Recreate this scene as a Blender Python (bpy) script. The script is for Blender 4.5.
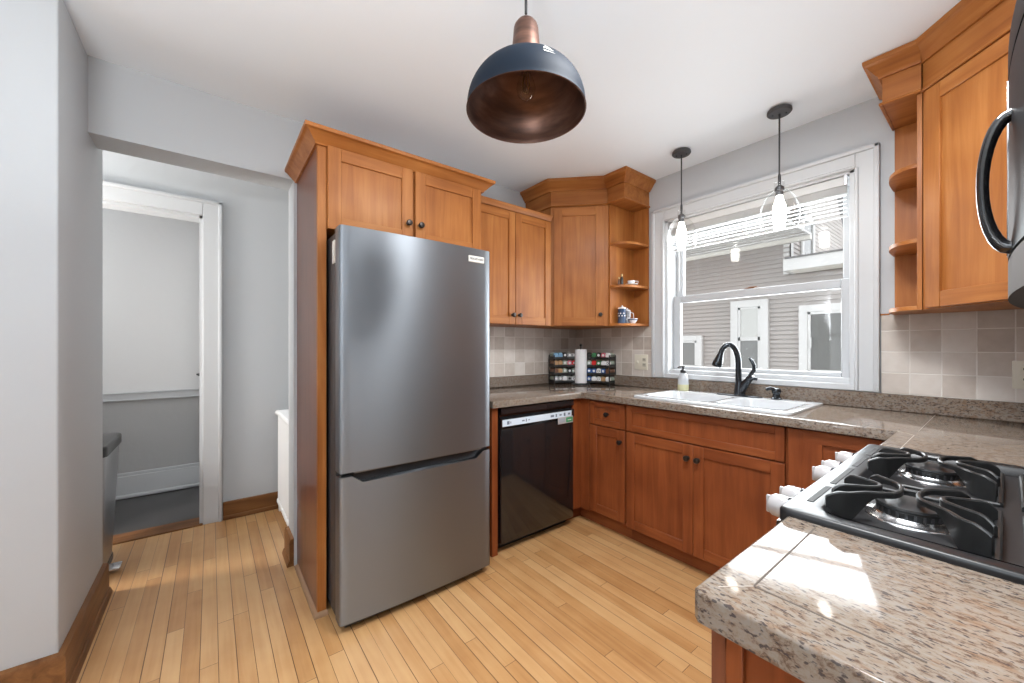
import bpy, bmesh, math, random
from mathutils import Vector, Matrix
random.seed(7)
S = bpy.context.scene
PI = math.pi
for o in list(bpy.data.objects):
    bpy.data.objects.remove(o)
col = S.collection

# ------------------------------------------------------------------ camera, world, light, exposure
cd = bpy.data.cameras.new('camera')
cam = bpy.data.objects.new('camera', cd)
col.objects.link(cam)
cam.location = (2.4588, -2.6669, 1.2289)
cam.rotation_euler = (PI / 2, 0, 0.9085)
cd.sensor_width = 36
cd.lens = 385.98 / 1024 * 36
cd.shift_y = 5.2 / 1024
cd.clip_start = 0.02
S.camera = cam
S.view_settings.view_transform = 'Standard'
S.view_settings.look = 'None'
S.view_settings.gamma = 1
S.view_settings.use_curve_mapping = False
S.view_settings.exposure = 0.9

w = bpy.data.worlds.new('overcast_sky')
S.world = w
w.use_nodes = True
bgn = w.node_tree.nodes['Background']
bgn.inputs[0].default_value = (0.93, 0.96, 1.0, 1)
bgn.inputs[1].default_value = 1.2


def area(name, loc, rot, sx, sy, power, color=(1, 1, 1)):
    l = bpy.data.lights.new(name, 'AREA')
    l.shape = 'RECTANGLE'
    l.size = sx
    l.size_y = sy
    l.energy = power
    l.color = color
    o = bpy.data.objects.new(name, l)
    o.location = loc
    o.rotation_euler = rot
    col.objects.link(o)
    return o


def point(name, loc, power, radius=.05, color=(1, 1, 1)):
    l = bpy.data.lights.new(name, 'POINT')
    l.energy = power
    l.shadow_soft_size = radius
    l.color = color
    o = bpy.data.objects.new(name, l)
    o.location = loc
    col.objects.link(o)
    return o


# daylight entering through the kitchen window, plus added fill lights out of view
area('dining_back_fill', (1.0, -5.68, 1.3), (math.radians(103), 0, PI), .9, 1.6, 160, (.95, .975, 1))  # added light standing in for daylight from an unseen window
area('daylight_kitchen_window', (1.43, .34, 1.62), (math.radians(-78), 0, 0), 1.1, 1.2, 28, (.93, .975, 1))
area('overhead_fill', (2.08, -1.60, 2.47), (0, 0, 0), .5, .5, 23, (.97, .985, 1))  # added fill from above for floor and cabinet fronts, no fixture there
area('ceiling_bounce_fill', (2.5, -3.3, 1.6), (PI, 0, 0), .5, .5, 41, (.94, .975, 1))  # added upward fill, bounced off the ceiling; no floor lamp there
point('hall_fill', (-.57, -4.1, 1.5), 52, .15, (1, .95, .89))  # added fill to brighten the hall, floating without a fixture
point('back_room_fill', (-1.45, -4.1, 1.9), 7, .15, (1, .99, .97))  # added fill for the room beyond, no known lamp
for px, py in ((1.161, -.262), (1.711, -.272)):
    point('pendant_bulb_light', (px, py, 1.945), 4.5, .022, (1, .96, .9))

# ------------------------------------------------------------------ materials
MATS = {}


def newmat(name):
    m = bpy.data.materials.new(name)
    m.use_nodes = True
    nt = m.node_tree
    b = nt.nodes['Principled BSDF']
    MATS[name] = m
    return m, nt, b


def plain(name, c, rough=.5, metal=0, spec=.5, coat=0, bump=0, bscale=200):
    m, nt, b = newmat(name)
    b.inputs['Base Color'].default_value = (*c, 1)
    b.inputs['Roughness'].default_value = rough
    b.inputs['Metallic'].default_value = metal
    b.inputs['Specular IOR Level'].default_value = spec
    b.inputs['Coat Weight'].default_value = coat
    b.inputs['Coat Roughness'].default_value = .08
    n = nt.nodes.new('ShaderNodeTexNoise')
    tc = nt.nodes.new('ShaderNodeTexCoord')
    nt.links.new(tc.outputs['Object'], n.inputs['Vector'])
    n.inputs['Scale'].default_value = bscale
    n.inputs['Detail'].default_value = 3
    if bump:
        bp = nt.nodes.new('ShaderNodeBump')
        bp.inputs['Strength'].default_value = bump
        bp.inputs['Distance'].default_value = .002
        nt.links.new(n.outputs['Fac'], bp.inputs['Height'])
        nt.links.new(bp.outputs['Normal'], b.inputs['Normal'])
    else:
        mr = nt.nodes.new('ShaderNodeMapRange')
        mr.inputs['To Min'].default_value = max(0, rough - .02)
        mr.inputs['To Max'].default_value = min(1, rough + .02)
        nt.links.new(n.outputs['Fac'], mr.inputs['Value'])
        nt.links.new(mr.outputs['Result'], b.inputs['Roughness'])
    return m


def ramp(nt, stops, interp='LINEAR'):
    r = nt.nodes.new('ShaderNodeValToRGB')
    r.color_ramp.interpolation = interp
    e = r.color_ramp.elements
    while len(e) < len(stops):
        e.new(0.5)
    for i, (p, c) in enumerate(stops):
        e[i].position = p
        e[i].color = (*c, 1)
    return r


def worldpos(nt):
    g = nt.nodes.new('ShaderNodeNewGeometry')
    return g.outputs['Position']


def wood(name, axis, dark, mid, light, rough=.44, coat=.04, seed=0.):
    """cherry with grain running along the given axis"""
    m, nt, b = newmat(name)
    tc = nt.nodes.new('ShaderNodeTexCoord')
    mp = nt.nodes.new('ShaderNodeMapping')
    sc = [26, 26, 26]
    for a in axis:
        sc['xyz'.index(a)] = 1.6
    mp.inputs['Scale'].default_value = sc
    mp.inputs['Location'].default_value = (seed, seed * 2, seed * 3)
    nt.links.new(tc.outputs['Object'], mp.inputs['Vector'])
    n1 = nt.nodes.new('ShaderNodeTexNoise')
    n1.inputs['Scale'].default_value = 1.0
    n1.inputs['Detail'].default_value = 5
    n1.inputs['Roughness'].default_value = .6
    n1.inputs['Distortion'].default_value = .6
    nt.links.new(mp.outputs['Vector'], n1.inputs['Vector'])
    n2 = nt.nodes.new('ShaderNodeTexNoise')
    n2.inputs['Scale'].default_value = 3.0
    n2.inputs['Detail'].default_value = 2
    nt.links.new(tc.outputs['Object'], n2.inputs['Vector'])
    ad = nt.nodes.new('ShaderNodeMath')
    ad.operation = 'MULTIPLY_ADD'
    ad.inputs[1].default_value = .55
    nt.links.new(n1.outputs['Fac'], ad.inputs[0])
    mu = nt.nodes.new('ShaderNodeMath')
    mu.operation = 'MULTIPLY'
    mu.inputs[1].default_value = .45
    nt.links.new(n2.outputs['Fac'], mu.inputs[0])
    nt.links.new(mu.outputs[0], ad.inputs[2])
    r = ramp(nt, [(.36, dark), (.5, mid), (.64, light)])
    nt.links.new(ad.outputs[0], r.inputs['Fac'])
    nt.links.new(r.outputs['Color'], b.inputs['Base Color'])
    b.inputs['Roughness'].default_value = rough
    b.inputs['Coat Weight'].default_value = coat
    b.inputs['Coat Roughness'].default_value = .2
    b.inputs['Specular IOR Level'].default_value = .22
    return m


CH = ((.26, .084, .019), (.36, .128, .031), (.45, .18, .05))
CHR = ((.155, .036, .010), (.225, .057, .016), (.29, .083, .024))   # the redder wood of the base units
wood('cherry_z', 'z', *CH)
wood('cherry_x', 'x', *CH, seed=1.3)
wood('cherry_y', 'y', *CH, seed=2.1)
wood('cherry_xy', 'xy', *CH, seed=3.7)
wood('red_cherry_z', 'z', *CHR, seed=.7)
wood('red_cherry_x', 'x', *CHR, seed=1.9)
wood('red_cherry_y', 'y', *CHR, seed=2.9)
wood('gable_cherry', 'z', (.13, .038, .017), (.175, .053, .024), (.215, .068, .031), rough=.3, coat=.3, seed=5)
wood('oak_trim_x', 'x', (.10, .038, .012), (.17, .07, .023), (.25, .11, .037), seed=4)
wood('oak_trim_y', 'y', (.10, .038, .012), (.17, .07, .023), (.25, .11, .037), seed=6)


def floor_mat():
    m, nt, b = newmat('maple_strip_floor')
    pos = worldpos(nt)
    sep = nt.nodes.new('ShaderNodeSeparateXYZ')
    nt.links.new(pos, sep.inputs[0])

    def math_(op, a, bb=None, c=None):
        n = nt.nodes.new('ShaderNodeMath')
        n.operation = op
        for i, v in enumerate((a, bb, c)):
            if v is None:
                continue
            if isinstance(v, (int, float)):
                n.inputs[i].default_value = v
            else:
                nt.links.new(v, n.inputs[i])
        return n.outputs[0]
    PW = .0575
    row = math_('FLOOR', math_('DIVIDE', sep.outputs['Y'], PW))
    fy = math_('FRACT', math_('DIVIDE', sep.outputs['Y'], PW))
    wn = nt.nodes.new('ShaderNodeTexWhiteNoise')
    wn.noise_dimensions = '1D'
    nt.links.new(row, wn.inputs['W'])
    xo = math_('MULTIPLY_ADD', wn.outputs['Value'], 7.0, math_('DIVIDE', sep.outputs['X'], .95))
    cx_ = math_('FLOOR', xo)
    fx = math_('FRACT', xo)
    cmb = nt.nodes.new('ShaderNodeCombineXYZ')
    nt.links.new(row, cmb.inputs[0])
    nt.links.new(cx_, cmb.inputs[1])
    wn2 = nt.nodes.new('ShaderNodeTexWhiteNoise')
    nt.links.new(cmb.outputs[0], wn2.inputs['Vector'])
    # grain
    mp = nt.nodes.new('ShaderNodeMapping')
    mp.inputs['Scale'].default_value = (2.2, 40, 1)
    nt.links.new(pos, mp.inputs['Vector'])
    vm = nt.nodes.new('ShaderNodeVectorMath')
    vm.operation = 'MULTIPLY_ADD'
    nt.links.new(wn2.outputs['Color'], vm.inputs[0])
    vm.inputs[1].default_value = (30, 30, 30)
    nt.links.new(mp.outputs['Vector'], vm.inputs[2])
    n1 = nt.nodes.new('ShaderNodeTexNoise')
    n1.inputs['Scale'].default_value = 1.0
    n1.inputs['Detail'].default_value = 5
    n1.inputs['Distortion'].default_value = .5
    nt.links.new(vm.outputs[0], n1.inputs['Vector'])
    n3 = nt.nodes.new('ShaderNodeTexNoise')
    n3.inputs['Scale'].default_value = 6
    n3.inputs['Detail'].default_value = 3
    nt.links.new(pos, n3.inputs['Vector'])
    f = math_('ADD', math_('MULTIPLY', wn2.outputs['Value'], .27),
              math_('ADD', math_('MULTIPLY', n1.outputs['Fac'], .40), math_('MULTIPLY', n3.outputs['Fac'], .32)))
    r = ramp(nt, [(.15, (.33, .14, .042)), (.42, (.49, .255, .098)), (.6, (.57, .327, .142)), (.85, (.64, .40, .19))])
    nt.links.new(f, r.inputs['Fac'])
    # gaps between the strips: width varies
    g1 = math_('LESS_THAN', fy, math_('MULTIPLY_ADD', wn.outputs['Value'], .045, .016))
    g2 = math_('LESS_THAN', fx, .0022)
    g = math_('MAXIMUM', g1, g2)
    mix = nt.nodes.new('ShaderNodeMixRGB')
    nt.links.new(math_('MULTIPLY', g, .88), mix.inputs['Fac'])
    nt.links.new(r.outputs['Color'], mix.inputs['Color1'])
    mix.inputs['Color2'].default_value = (.075, .03, .010, 1)
    nt.links.new(mix.outputs['Color'], b.inputs['Base Color'])
    b.inputs['Roughness'].default_value = .36
    b.inputs['Coat Weight'].default_value = .25
    b.inputs['Coat Roughness'].default_value = .25
    bp = nt.nodes.new('ShaderNodeBump')
    bp.inputs['Strength'].default_value = .35
    bp.inputs['Distance'].default_value = .001
    nt.links.new(math_('SUBTRACT', 1.0, g), bp.inputs['Height'])
    nt.links.new(bp.outputs['Normal'], b.inputs['Normal'])


floor_mat()


def granite_mat(name='granite', rough=.07):
    m, nt, b = newmat(name)
    pos = worldpos(nt)
    mp = nt.nodes.new('ShaderNodeMapping')
    mp.inputs['Scale'].default_value = (.75, 1.7, 1.2)
    mp.inputs['Rotation'].default_value = (.3, .2, .35)
    nt.links.new(pos, mp.inputs['Vector'])
    n0 = nt.nodes.new('ShaderNodeTexNoise')
    n0.inputs['Scale'].default_value = 74
    n0.inputs['Detail'].default_value = 8
    n0.inputs['Roughness'].default_value = .74
    n0.inputs['Distortion'].default_value = .4
    nt.links.new(mp.outputs['Vector'], n0.inputs['Vector'])
    r0 = ramp(nt, [(.28, (.06, .037, .028)), (.40, (.12, .078, .054)), (.48, (.215, .168, .13)), (.57, (.235, .198, .165)),
                   (.66, (.21, .19, .172)), (.76, (.29, .26, .232))])
    nt.links.new(n0.outputs['Fac'], r0.inputs['Fac'])
    # ochre and rust blotches
    n1 = nt.nodes.new('ShaderNodeTexNoise')
    n1.inputs['Scale'].default_value = 46
    n1.inputs['Detail'].default_value = 4
    nt.links.new(mp.outputs['Vector'], n1.inputs['Vector'])
    r1 = ramp(nt, [(.56, (0, 0, 0)), (.66, (1, 1, 1))])
    nt.links.new(n1.outputs['Fac'], r1.inputs['Fac'])
    mx = nt.nodes.new('ShaderNodeMixRGB')
    mx.inputs['Color2'].default_value = (.20, .125, .078, 1)
    sc = nt.nodes.new('ShaderNodeMath')
    sc.operation = 'MULTIPLY'
    sc.inputs[1].default_value = .65
    nt.links.new(r1.outputs['Color'], sc.inputs[0])
    nt.links.new(sc.outputs[0], mx.inputs['Fac'])
    nt.links.new(r0.outputs['Color'], mx.inputs['Color1'])
    # black mica flecks
    v = nt.nodes.new('ShaderNodeTexNoise')
    v.inputs['Scale'].default_value = 150
    v.inputs['Detail'].default_value = 3
    nt.links.new(mp.outputs['Vector'], v.inputs['Vector'])
    r2 = ramp(nt, [(.57, (0, 0, 0)), (.64, (1, 1, 1))])
    nt.links.new(v.outputs['Fac'], r2.inputs['Fac'])
    mx2 = nt.nodes.new('ShaderNodeMixRGB')
    mx2.inputs['Color2'].default_value = (.045, .035, .035, 1)
    sc2 = nt.nodes.new('ShaderNodeMath')
    sc2.operation = 'MULTIPLY'
    sc2.inputs[1].default_value = .85
    nt.links.new(r2.outputs['Color'], sc2.inputs[0])
    nt.links.new(sc2.outputs[0], mx2.inputs['Fac'])
    nt.links.new(mx.outputs['Color'], mx2.inputs['Color1'])
    nt.links.new(mx2.outputs['Color'], b.inputs['Base Color'])
    b.inputs['Roughness'].default_value = rough
    b.inputs['Specular IOR Level'].default_value = .2
    return m


granite_mat('granite')
granite_mat('granite_edge', .25)


def tile_mat(name, horiz):
    """tumbled four-inch travertine tiles; horiz is the wall's horizontal world axis"""
    m, nt, b = newmat(name)
    pos = worldpos(nt)
    sep = nt.nodes.new('ShaderNodeSeparateXYZ')
    nt.links.new(pos, sep.inputs[0])

    def math_(op, a, bb=None, c=None):
        n = nt.nodes.new('ShaderNodeMath')
        n.operation = op
        for i, vv in enumerate((a, bb, c)):
            if vv is None:
                continue
            if isinstance(vv, (int, float)):
                n.inputs[i].default_value = vv
            else:
                nt.links.new(vv, n.inputs[i])
        return n.outputs[0]
    P_ = .1036
    hx = math_('DIVIDE', math_('SUBTRACT', sep.outputs[horiz], .098 if horiz == 'X' else .0), P_)
    hz = math_('DIVIDE', math_('SUBTRACT', sep.outputs['Z'], .997), P_)
    cmb = nt.nodes.new('ShaderNodeCombineXYZ')
    nt.links.new(math_('FLOOR', hx), cmb.inputs[0])
    nt.links.new(math_('FLOOR', hz), cmb.inputs[1])
    wn = nt.nodes.new('ShaderNodeTexWhiteNoise')
    nt.links.new(cmb.outputs[0], wn.inputs['Vector'])
    n = nt.nodes.new('ShaderNodeTexNoise')
    n.inputs['Scale'].default_value = 26
    n.inputs['Detail'].default_value = 5
    nt.links.new(pos, n.inputs['Vector'])
    f = math_('ADD', math_('MULTIPLY', wn.outputs['Value'], .62), math_('MULTIPLY', n.outputs['Fac'], .38))
    r = ramp(nt, [(.12, (.44, .375, .32)), (.45, (.58, .515, .46)), (.85, (.70, .65, .60))])
    nt.links.new(f, r.inputs['Fac'])
    fx = math_('FRACT', hx)
    fz = math_('FRACT', hz)
    ex = math_('MINIMUM', fx, math_('SUBTRACT', 1.0, fx))
    ez = math_('MINIMUM', fz, math_('SUBTRACT', 1.0, fz))
    e = math_('ADD', math_('MINIMUM', ex, ez), math_('MULTIPLY', math_('SUBTRACT', n.outputs['Fac'], .5), .03))
    sm = nt.nodes.new('ShaderNodeMapRange')
    sm.inputs['From Min'].default_value = .012
    sm.inputs['From Max'].default_value = .03
    nt.links.new(e, sm.inputs['Value'])
    mix = nt.nodes.new('ShaderNodeMixRGB')
    nt.links.new(sm.outputs['Result'], mix.inputs['Fac'])
    mix.inputs['Color1'].default_value = (.74, .70, .65, 1)
    nt.links.new(r.outputs['Color'], mix.inputs['Color2'])
    nt.links.new(mix.outputs['Color'], b.inputs['Base Color'])
    b.inputs['Roughness'].default_value = .55
    bp = nt.nodes.new('ShaderNodeBump')
    bp.inputs['Strength'].default_value = .5
    bp.inputs['Distance'].default_value = .003
    nt.links.new(sm.outputs['Result'], bp.inputs['Height'])
    nt.links.new(bp.outputs['Normal'], b.inputs['Normal'])


tile_mat('travertine_x', 'X')
tile_mat('travertine_y', 'Y')


def steel_mat():
    m, nt, b = newmat('brushed_steel')
    tc = nt.nodes.new('ShaderNodeTexCoord')
    mp = nt.nodes.new('ShaderNodeMapping')
    mp.inputs['Scale'].default_value = (3, 3, 900)
    nt.links.new(tc.outputs['Object'], mp.inputs['Vector'])
    n = nt.nodes.new('ShaderNodeTexNoise')
    n.inputs['Scale'].default_value = 1
    n.inputs['Detail'].default_value = 2
    nt.links.new(mp.outputs['Vector'], n.inputs['Vector'])
    mr = nt.nodes.new('ShaderNodeMapRange')
    mr.inputs['To Min'].default_value = .37
    mr.inputs['To Max'].default_value = .44
    nt.links.new(n.outputs['Fac'], mr.inputs['Value'])
    nt.links.new(mr.outputs['Result'], b.inputs['Roughness'])
    b.inputs['Base Color'].default_value = (.26, .28, .305, 1)
    b.inputs['Metallic'].default_value = 1
    b.inputs['Anisotropic'].default_value = .85
    tg = nt.nodes.new('ShaderNodeTangent')
    tg.direction_type = 'RADIAL'
    tg.axis = 'Z'
    nt.links.new(tg.outputs['Tangent'], b.inputs['Tangent'])
    b.inputs['Anisotropic Rotation'].default_value = 0.25
    return m


steel_mat()


def thin_glass(name, tint=(1, 1, 1), refl=.9, base=0.0):
    m = bpy.data.materials.new(name)
    m.use_nodes = True
    nt = m.node_tree
    nt.nodes.clear()
    out = nt.nodes.new('ShaderNodeOutputMaterial')
    tr = nt.nodes.new('ShaderNodeBsdfTransparent')
    tr.inputs[0].default_value = (*tint, 1)
    gl = nt.nodes.new('ShaderNodeBsdfGlossy')
    gl.inputs['Roughness'].default_value = .02
    lw = nt.nodes.new('ShaderNodeLayerWeight')
    lw.inputs['Blend'].default_value = .5
    pw = nt.nodes.new('ShaderNodeMath')
    pw.operation = 'POWER'
    pw.inputs[1].default_value = 4
    nt.links.new(lw.outputs['Facing'], pw.inputs[0])
    ma = nt.nodes.new('ShaderNodeMath')
    ma.operation = 'MULTIPLY_ADD'
    ma.inputs[1].default_value = refl
    ma.inputs[2].default_value = base
    nt.links.new(pw.outputs[0], ma.inputs[0])
    mx = nt.nodes.new('ShaderNodeMixShader')
    nt.links.new(ma.outputs[0], mx.inputs[0])
    nt.links.new(tr.outputs[0], mx.inputs[1])
    nt.links.new(gl.outputs[0], mx.inputs[2])
    nt.links.new(mx.outputs[0], out.inputs[0])
    MATS[name] = m
    return m


def emit(name, c, s):
    m, nt, b = newmat(name)
    b.inputs['Base Color'].default_value = (*c, 1)
    b.inputs['Emission Color'].default_value = (*c, 1)
    b.inputs['Emission Strength'].default_value = s
    return m


thin_glass('window_glass', (.985, .99, .99), .6, .03)
thin_glass('shade_glass', (.96, .965, .965), .3, .06)
thin_glass('bottle_glass', (.93, .95, .94), .9, .03)
emit('lit_bulb', (1, .95, .86), 9)
plain('wall_paint', (.485, .502, .518), .55, bump=.08, bscale=120)
plain('ceiling_paint', (.845, .905, .96), .7, bump=.1, bscale=90)
plain('white_trim', (.56, .572, .585), .45)
plain('sash_white', (.47, .48, .495), .45)
plain('rough_plaster_white', (.80, .80, .80), .7, bump=.6, bscale=22)
plain('rough_plaster_grey', (.42, .42, .42), .7, bump=.8, bscale=22)
plain('dark_floor', (.055, .052, .052), .4)
plain('black_gloss', (.012, .012, .013), .12, coat=.5)
plain('black_satin', (.02, .02, .021), .38)
plain('black_iron', (.018, .018, .018), .33)
plain('black_enamel', (.014, .014, .015), .3, spec=.3)
plain('dark_grey_steel', (.10, .10, .105), .45, metal=.6)
plain('grey_plastic', (.17, .16, .155), .35)
plain('chrome', (.75, .75, .76), .08, metal=1)
plain('satin_chrome', (.70, .70, .71), .22, metal=1)
plain('knob_white', (.40, .38, .38), .2, coat=.2)
plain('dark_bronze', (.035, .028, .024), .3, metal=.6)
plain('gunmetal', (.05, .055, .062), .2, metal=.8)
plain('sink_white', (.60, .615, .63), .12, coat=.5)
plain('cream_plastic', (.70, .66, .55), .35)
plain('cream_dark', (.45, .42, .34), .4)
plain('paper', (.86, .86, .87), .85, bump=.3, bscale=300)
plain('grout_dark', (.07, .05, .037), .8)
plain('grout_light', (.36, .31, .265), .5)
plain('green_sticker', (.05, .33, .13), .4)
plain('grey_sticker', (.46, .43, .43), .4)
plain('light_strip', (.62, .70, .78), .3)
plain('strip_print', (.12, .15, .2), .3)
plain('navy_enamel', (.0055, .0105, .019), .6, spec=.12)
plain('cream_mark', (.75, .73, .68), .5)
plain('microwave_black', (.012, .012, .013), .35, spec=.02)
plain('trim_grey', (.12, .112, .108), .8, spec=.05)
plain('soap_liquid', (.52, .50, .30), .15)
plain('soap_clear', (.46, .48, .50), .12)
plain('ceramic_white', (.78, .78, .80), .15)
plain('ceramic_blue', (.05, .085, .16), .2)
plain('ceramic_grey', (.35, .38, .42), .3)
plain('siding', (.42, .385, .36), .7)
plain('house_trim', (.64, .63, .61), .6)
plain('soffit_cream', (.80, .77, .70), .7)
plain('roof_shingle', (.16, .155, .15), .9)
plain('house_glass', (.16, .16, .15), .06, spec=.8)
plain('house_curtain', (.55, .55, .52), .6)
plain('lawn_gravel', (.5, .49, .47), .9)
plain('blind_white', (.60, .60, .595), .5)
plain('radiator_white', (.78, .78, .78), .35)
plain('bin_steel', (.42, .42, .43), .3, metal=1)
plain('filament', (.5, .38, .2), .3, metal=1)
plain('rubber', (.02, .02, .02), .6)
plain('shoe_mould', (.30, .17, .09), .45)


def copper_mat():
    m, nt, b = newmat('aged_copper')
    tc = nt.nodes.new('ShaderNodeTexCoord')
    n = nt.nodes.new('ShaderNodeTexNoise')
    n.inputs['Scale'].default_value = 9
    n.inputs['Detail'].default_value = 4
    mp = nt.nodes.new('ShaderNodeMapping')
    mp.inputs['Scale'].default_value = (1, 1, 6)
    nt.links.new(tc.outputs['Object'], mp.inputs['Vector'])
    nt.links.new(mp.outputs['Vector'], n.inputs['Vector'])
    r = ramp(nt, [(.3, (.075, .04, .03)), (.55, (.13, .066, .047)), (.75, (.18, .10, .07))])
    nt.links.new(n.outputs['Fac'], r.inputs['Fac'])
    nt.links.new(r.outputs['Color'], b.inputs['Base Color'])
    b.inputs['Metallic'].default_value = .65
    b.inputs['Roughness'].default_value = .42


copper_mat()

# ------------------------------------------------------------------ mesh building


class MB:
    """collects shapes in world coordinates, then links them as one mesh object"""

    def __init__(self):
        self.bm = bmesh.new()
        self.mats = []

    def mi(self, mat):
        if mat not in self.mats:
            self.mats.append(mat)
        return self.mats.index(mat)

    def merge(self, bm, mat, M=None):
        if M is not None:
            bm.transform(M)
        bmesh.ops.recalc_face_normals(bm, faces=bm.faces[:])
        i = self.mi(mat)
        for f in bm.faces:
            f.material_index = i
        me = bpy.data.meshes.new('tmp')
        bm.to_mesh(me)
        bm.free()
        self.bm.from_mesh(me)
        bpy.data.meshes.remove(me)

    def box(self, x0, x1, y0, y1, z0, z1, mat, bev=0, seg=1, M=None):
        bm = bmesh.new()
        bmesh.ops.create_cube(bm, size=1)
        x0, x1 = min(x0, x1), max(x0, x1)
        y0, y1 = min(y0, y1), max(y0, y1)
        z0, z1 = min(z0, z1), max(z0, z1)
        for v in bm.verts:
            v.co = Vector(((x0 + x1) / 2 + v.co.x * (x1 - x0), (y0 + y1) / 2 + v.co.y * (y1 - y0),
                           (z0 + z1) / 2 + v.co.z * (z1 - z0)))
        if bev:
            bev = min(bev, .45 * min(x1 - x0, y1 - y0, z1 - z0))
            bmesh.ops.bevel(bm, geom=bm.edges[:], offset=bev, segments=seg, profile=.5, affect='EDGES')
        self.merge(bm, mat, M)
        return self

    def lathe(self, prof, mat, c=(0, 0, 0), n=32, M=None, closed=False):
        """prof: (r, z) list, revolved round z through c"""
        bm = bmesh.new()
        rings = []
        for r, z in prof:
            if r < 1e-6:
                rings.append([bm.verts.new((0, 0, z))])
            else:
                rings.append([bm.verts.new((r * math.cos(2 * PI * k / n), r * math.sin(2 * PI * k / n), z)) for k in range(n)])
        pairs = list(zip(rings, rings[1:]))
        if closed:
            pairs.append((rings[-1], rings[0]))
        for a, b in pairs:
            for k in range(n):
                k2 = (k + 1) % n
                if len(a) == 1 and len(b) == 1:
                    continue
                if len(a) == 1:
                    bm.faces.new((a[0], b[k], b[k2]))
                elif len(b) == 1:
                    bm.faces.new((a[k], b[0], a[k2]))
                else:
                    bm.faces.new((a[k], b[k], b[k2], a[k2]))
        T = Matrix.Translation(Vector(c))
        self.merge(bm, mat, T @ M if M is not None else T)
        return self

    def tube(self, pts, r, mat, n=10, closed=False, M=None):
        """round tube; r is a number or one radius per point"""
        pts = [Vector(p) for p in pts]
        N = len(pts)
        rs = r if isinstance(r, (list, tuple)) else [r] * N
        bm = bmesh.new()
        rings = []
        up = None
        for i, p in enumerate(pts):
            if closed:
                t = (pts[(i + 1) % N] - pts[i - 1]).normalized()
            else:
                t = (pts[min(i + 1, N - 1)] - pts[max(i - 1, 0)]).normalized()
            if up is None:
                up = Vector((0, 0, 1)) if abs(t.z) < .9 else Vector((1, 0, 0))
            a = t.cross(up).normalized()
            up = a.cross(t).normalized()
            rings.append([bm.verts.new(p + rs[i] * (math.cos(2 * PI * k / n) * a + math.sin(2 * PI * k / n) * up)) for k in range(n)])
        pr = list(zip(rings, rings[1:]))
        if closed:
            pr.append((rings[-1], rings[0]))
        for a, b in pr:
            for k in range(n):
                bm.faces.new((a[k], a[(k + 1) % n], b[(k + 1) % n], b[k]))
        if not closed:
            bm.faces.new(rings[0])
            bm.faces.new(rings[-1])
        self.merge(bm, mat, M)
        return self

    def prism(self, poly, z0, z1, mat, bev=0, seg=2, M=None, holes=()):
        """polygon in x,y extruded between z0 and z1; optional bevel of the top rim; optional holes"""
        bm = bmesh.new()
        es = []
        for loop in [poly] + list(holes):
            vs = [bm.verts.new((p[0], p[1], z0)) for p in loop]
            es += [bm.edges.new((vs[i], vs[(i + 1) % len(vs)])) for i in range(len(vs))]
        if holes:
            bmesh.ops.triangle_fill(bm, use_beauty=True, use_dissolve=False, edges=es)
        else:
            bm.faces.new(bm.verts[:])
        ret = bmesh.ops.extrude_face_region(bm, geom=bm.faces[:])
        nv = [g for g in ret['geom'] if isinstance(g, bmesh.types.BMVert)]
        bmesh.ops.translate(bm, verts=nv, vec=(0, 0, z1 - z0))
        bmesh.ops.recalc_face_normals(bm, faces=bm.faces[:])
        if bev:
            ed = [e for e in bm.edges if len(e.link_faces) == 2 and e.calc_face_angle(0) > .3 and
                  all(abs(v.co.z - z1) < 1e-6 for v in e.verts)]
            bmesh.ops.bevel(bm, geom=ed, offset=bev, segments=seg, profile=.5, affect='EDGES')
        self.merge(bm, mat, M)
        return self

    def sweep(self, path, prof, z, mat, flip=1):
        """mouldings: profile (out, up) swept along a level path with mitred corners"""
        P = [Vector((p[0], p[1])) for p in path]
        dirs = [(P[i + 1] - P[i]).normalized() for i in range(len(P) - 1)]
        nrm = [Vector((d.y, -d.x)) * flip for d in dirs]
        bm = bmesh.new()
        rings = []
        for i, p in enumerate(P):
            if i == 0:
                off = nrm[0]
            elif i == len(P) - 1:
                off = nrm[-1]
            else:
                a, b = nrm[i - 1], nrm[i]
                off = (a + b) / (1 + a.dot(b))
            rings.append([bm.verts.new((p.x + off.x * o, p.y + off.y * o, z + u)) for o, u in prof])
        n = len(prof)
        for a, b in zip(rings, rings[1:]):
            for k in range(n):
                bm.faces.new((a[k], a[(k + 1) % n], b[(k + 1) % n], b[k]))
        bm.faces.new(rings[0])
        bm.faces.new(rings[-1])
        self.merge(bm, mat)
        return self

    def quad(self, pts, mat):
        bm = bmesh.new()
        bm.faces.new([bm.verts.new(p) for p in pts])
        self.merge(bm, mat)
        return self

    def build(self, name, parent=None, loc=None, smooth=38):
        base = wloc(parent) if parent is not None else Vector(loc if loc is not None else (0, 0, 0))
        self.bm.transform(Matrix.Translation(-base))
        me = bpy.data.meshes.new(name)
        self.bm.to_mesh(me)
        self.bm.free()
        for mt in self.mats:
            me.materials.append(MATS[mt])
        if smooth:
            me.polygons.foreach_set('use_smooth', [True] * len(me.polygons))
            me.set_sharp_from_angle(angle=math.radians(smooth))
        o = bpy.data.objects.new(name, me)
        col.objects.link(o)
        if parent is not None:
            o.parent = parent
        else:
            o.location = base
        return o


def wloc(o):
    v = Vector((0, 0, 0))
    while o is not None:
        v = v + o.location
        o = o.parent
    return v


def tag(o, label, cat, group=None, kind=None):
    o['label'] = label
    o['category'] = cat
    if group:
        o['group'] = group
    if kind:
        o['kind'] = kind
    return o


def thing(name, loc, label, cat, group=None):
    o = bpy.data.objects.new(name, None)
    o.empty_display_size = .05
    o.location = loc
    col.objects.link(o)
    return tag(o, label, cat, group)


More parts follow.
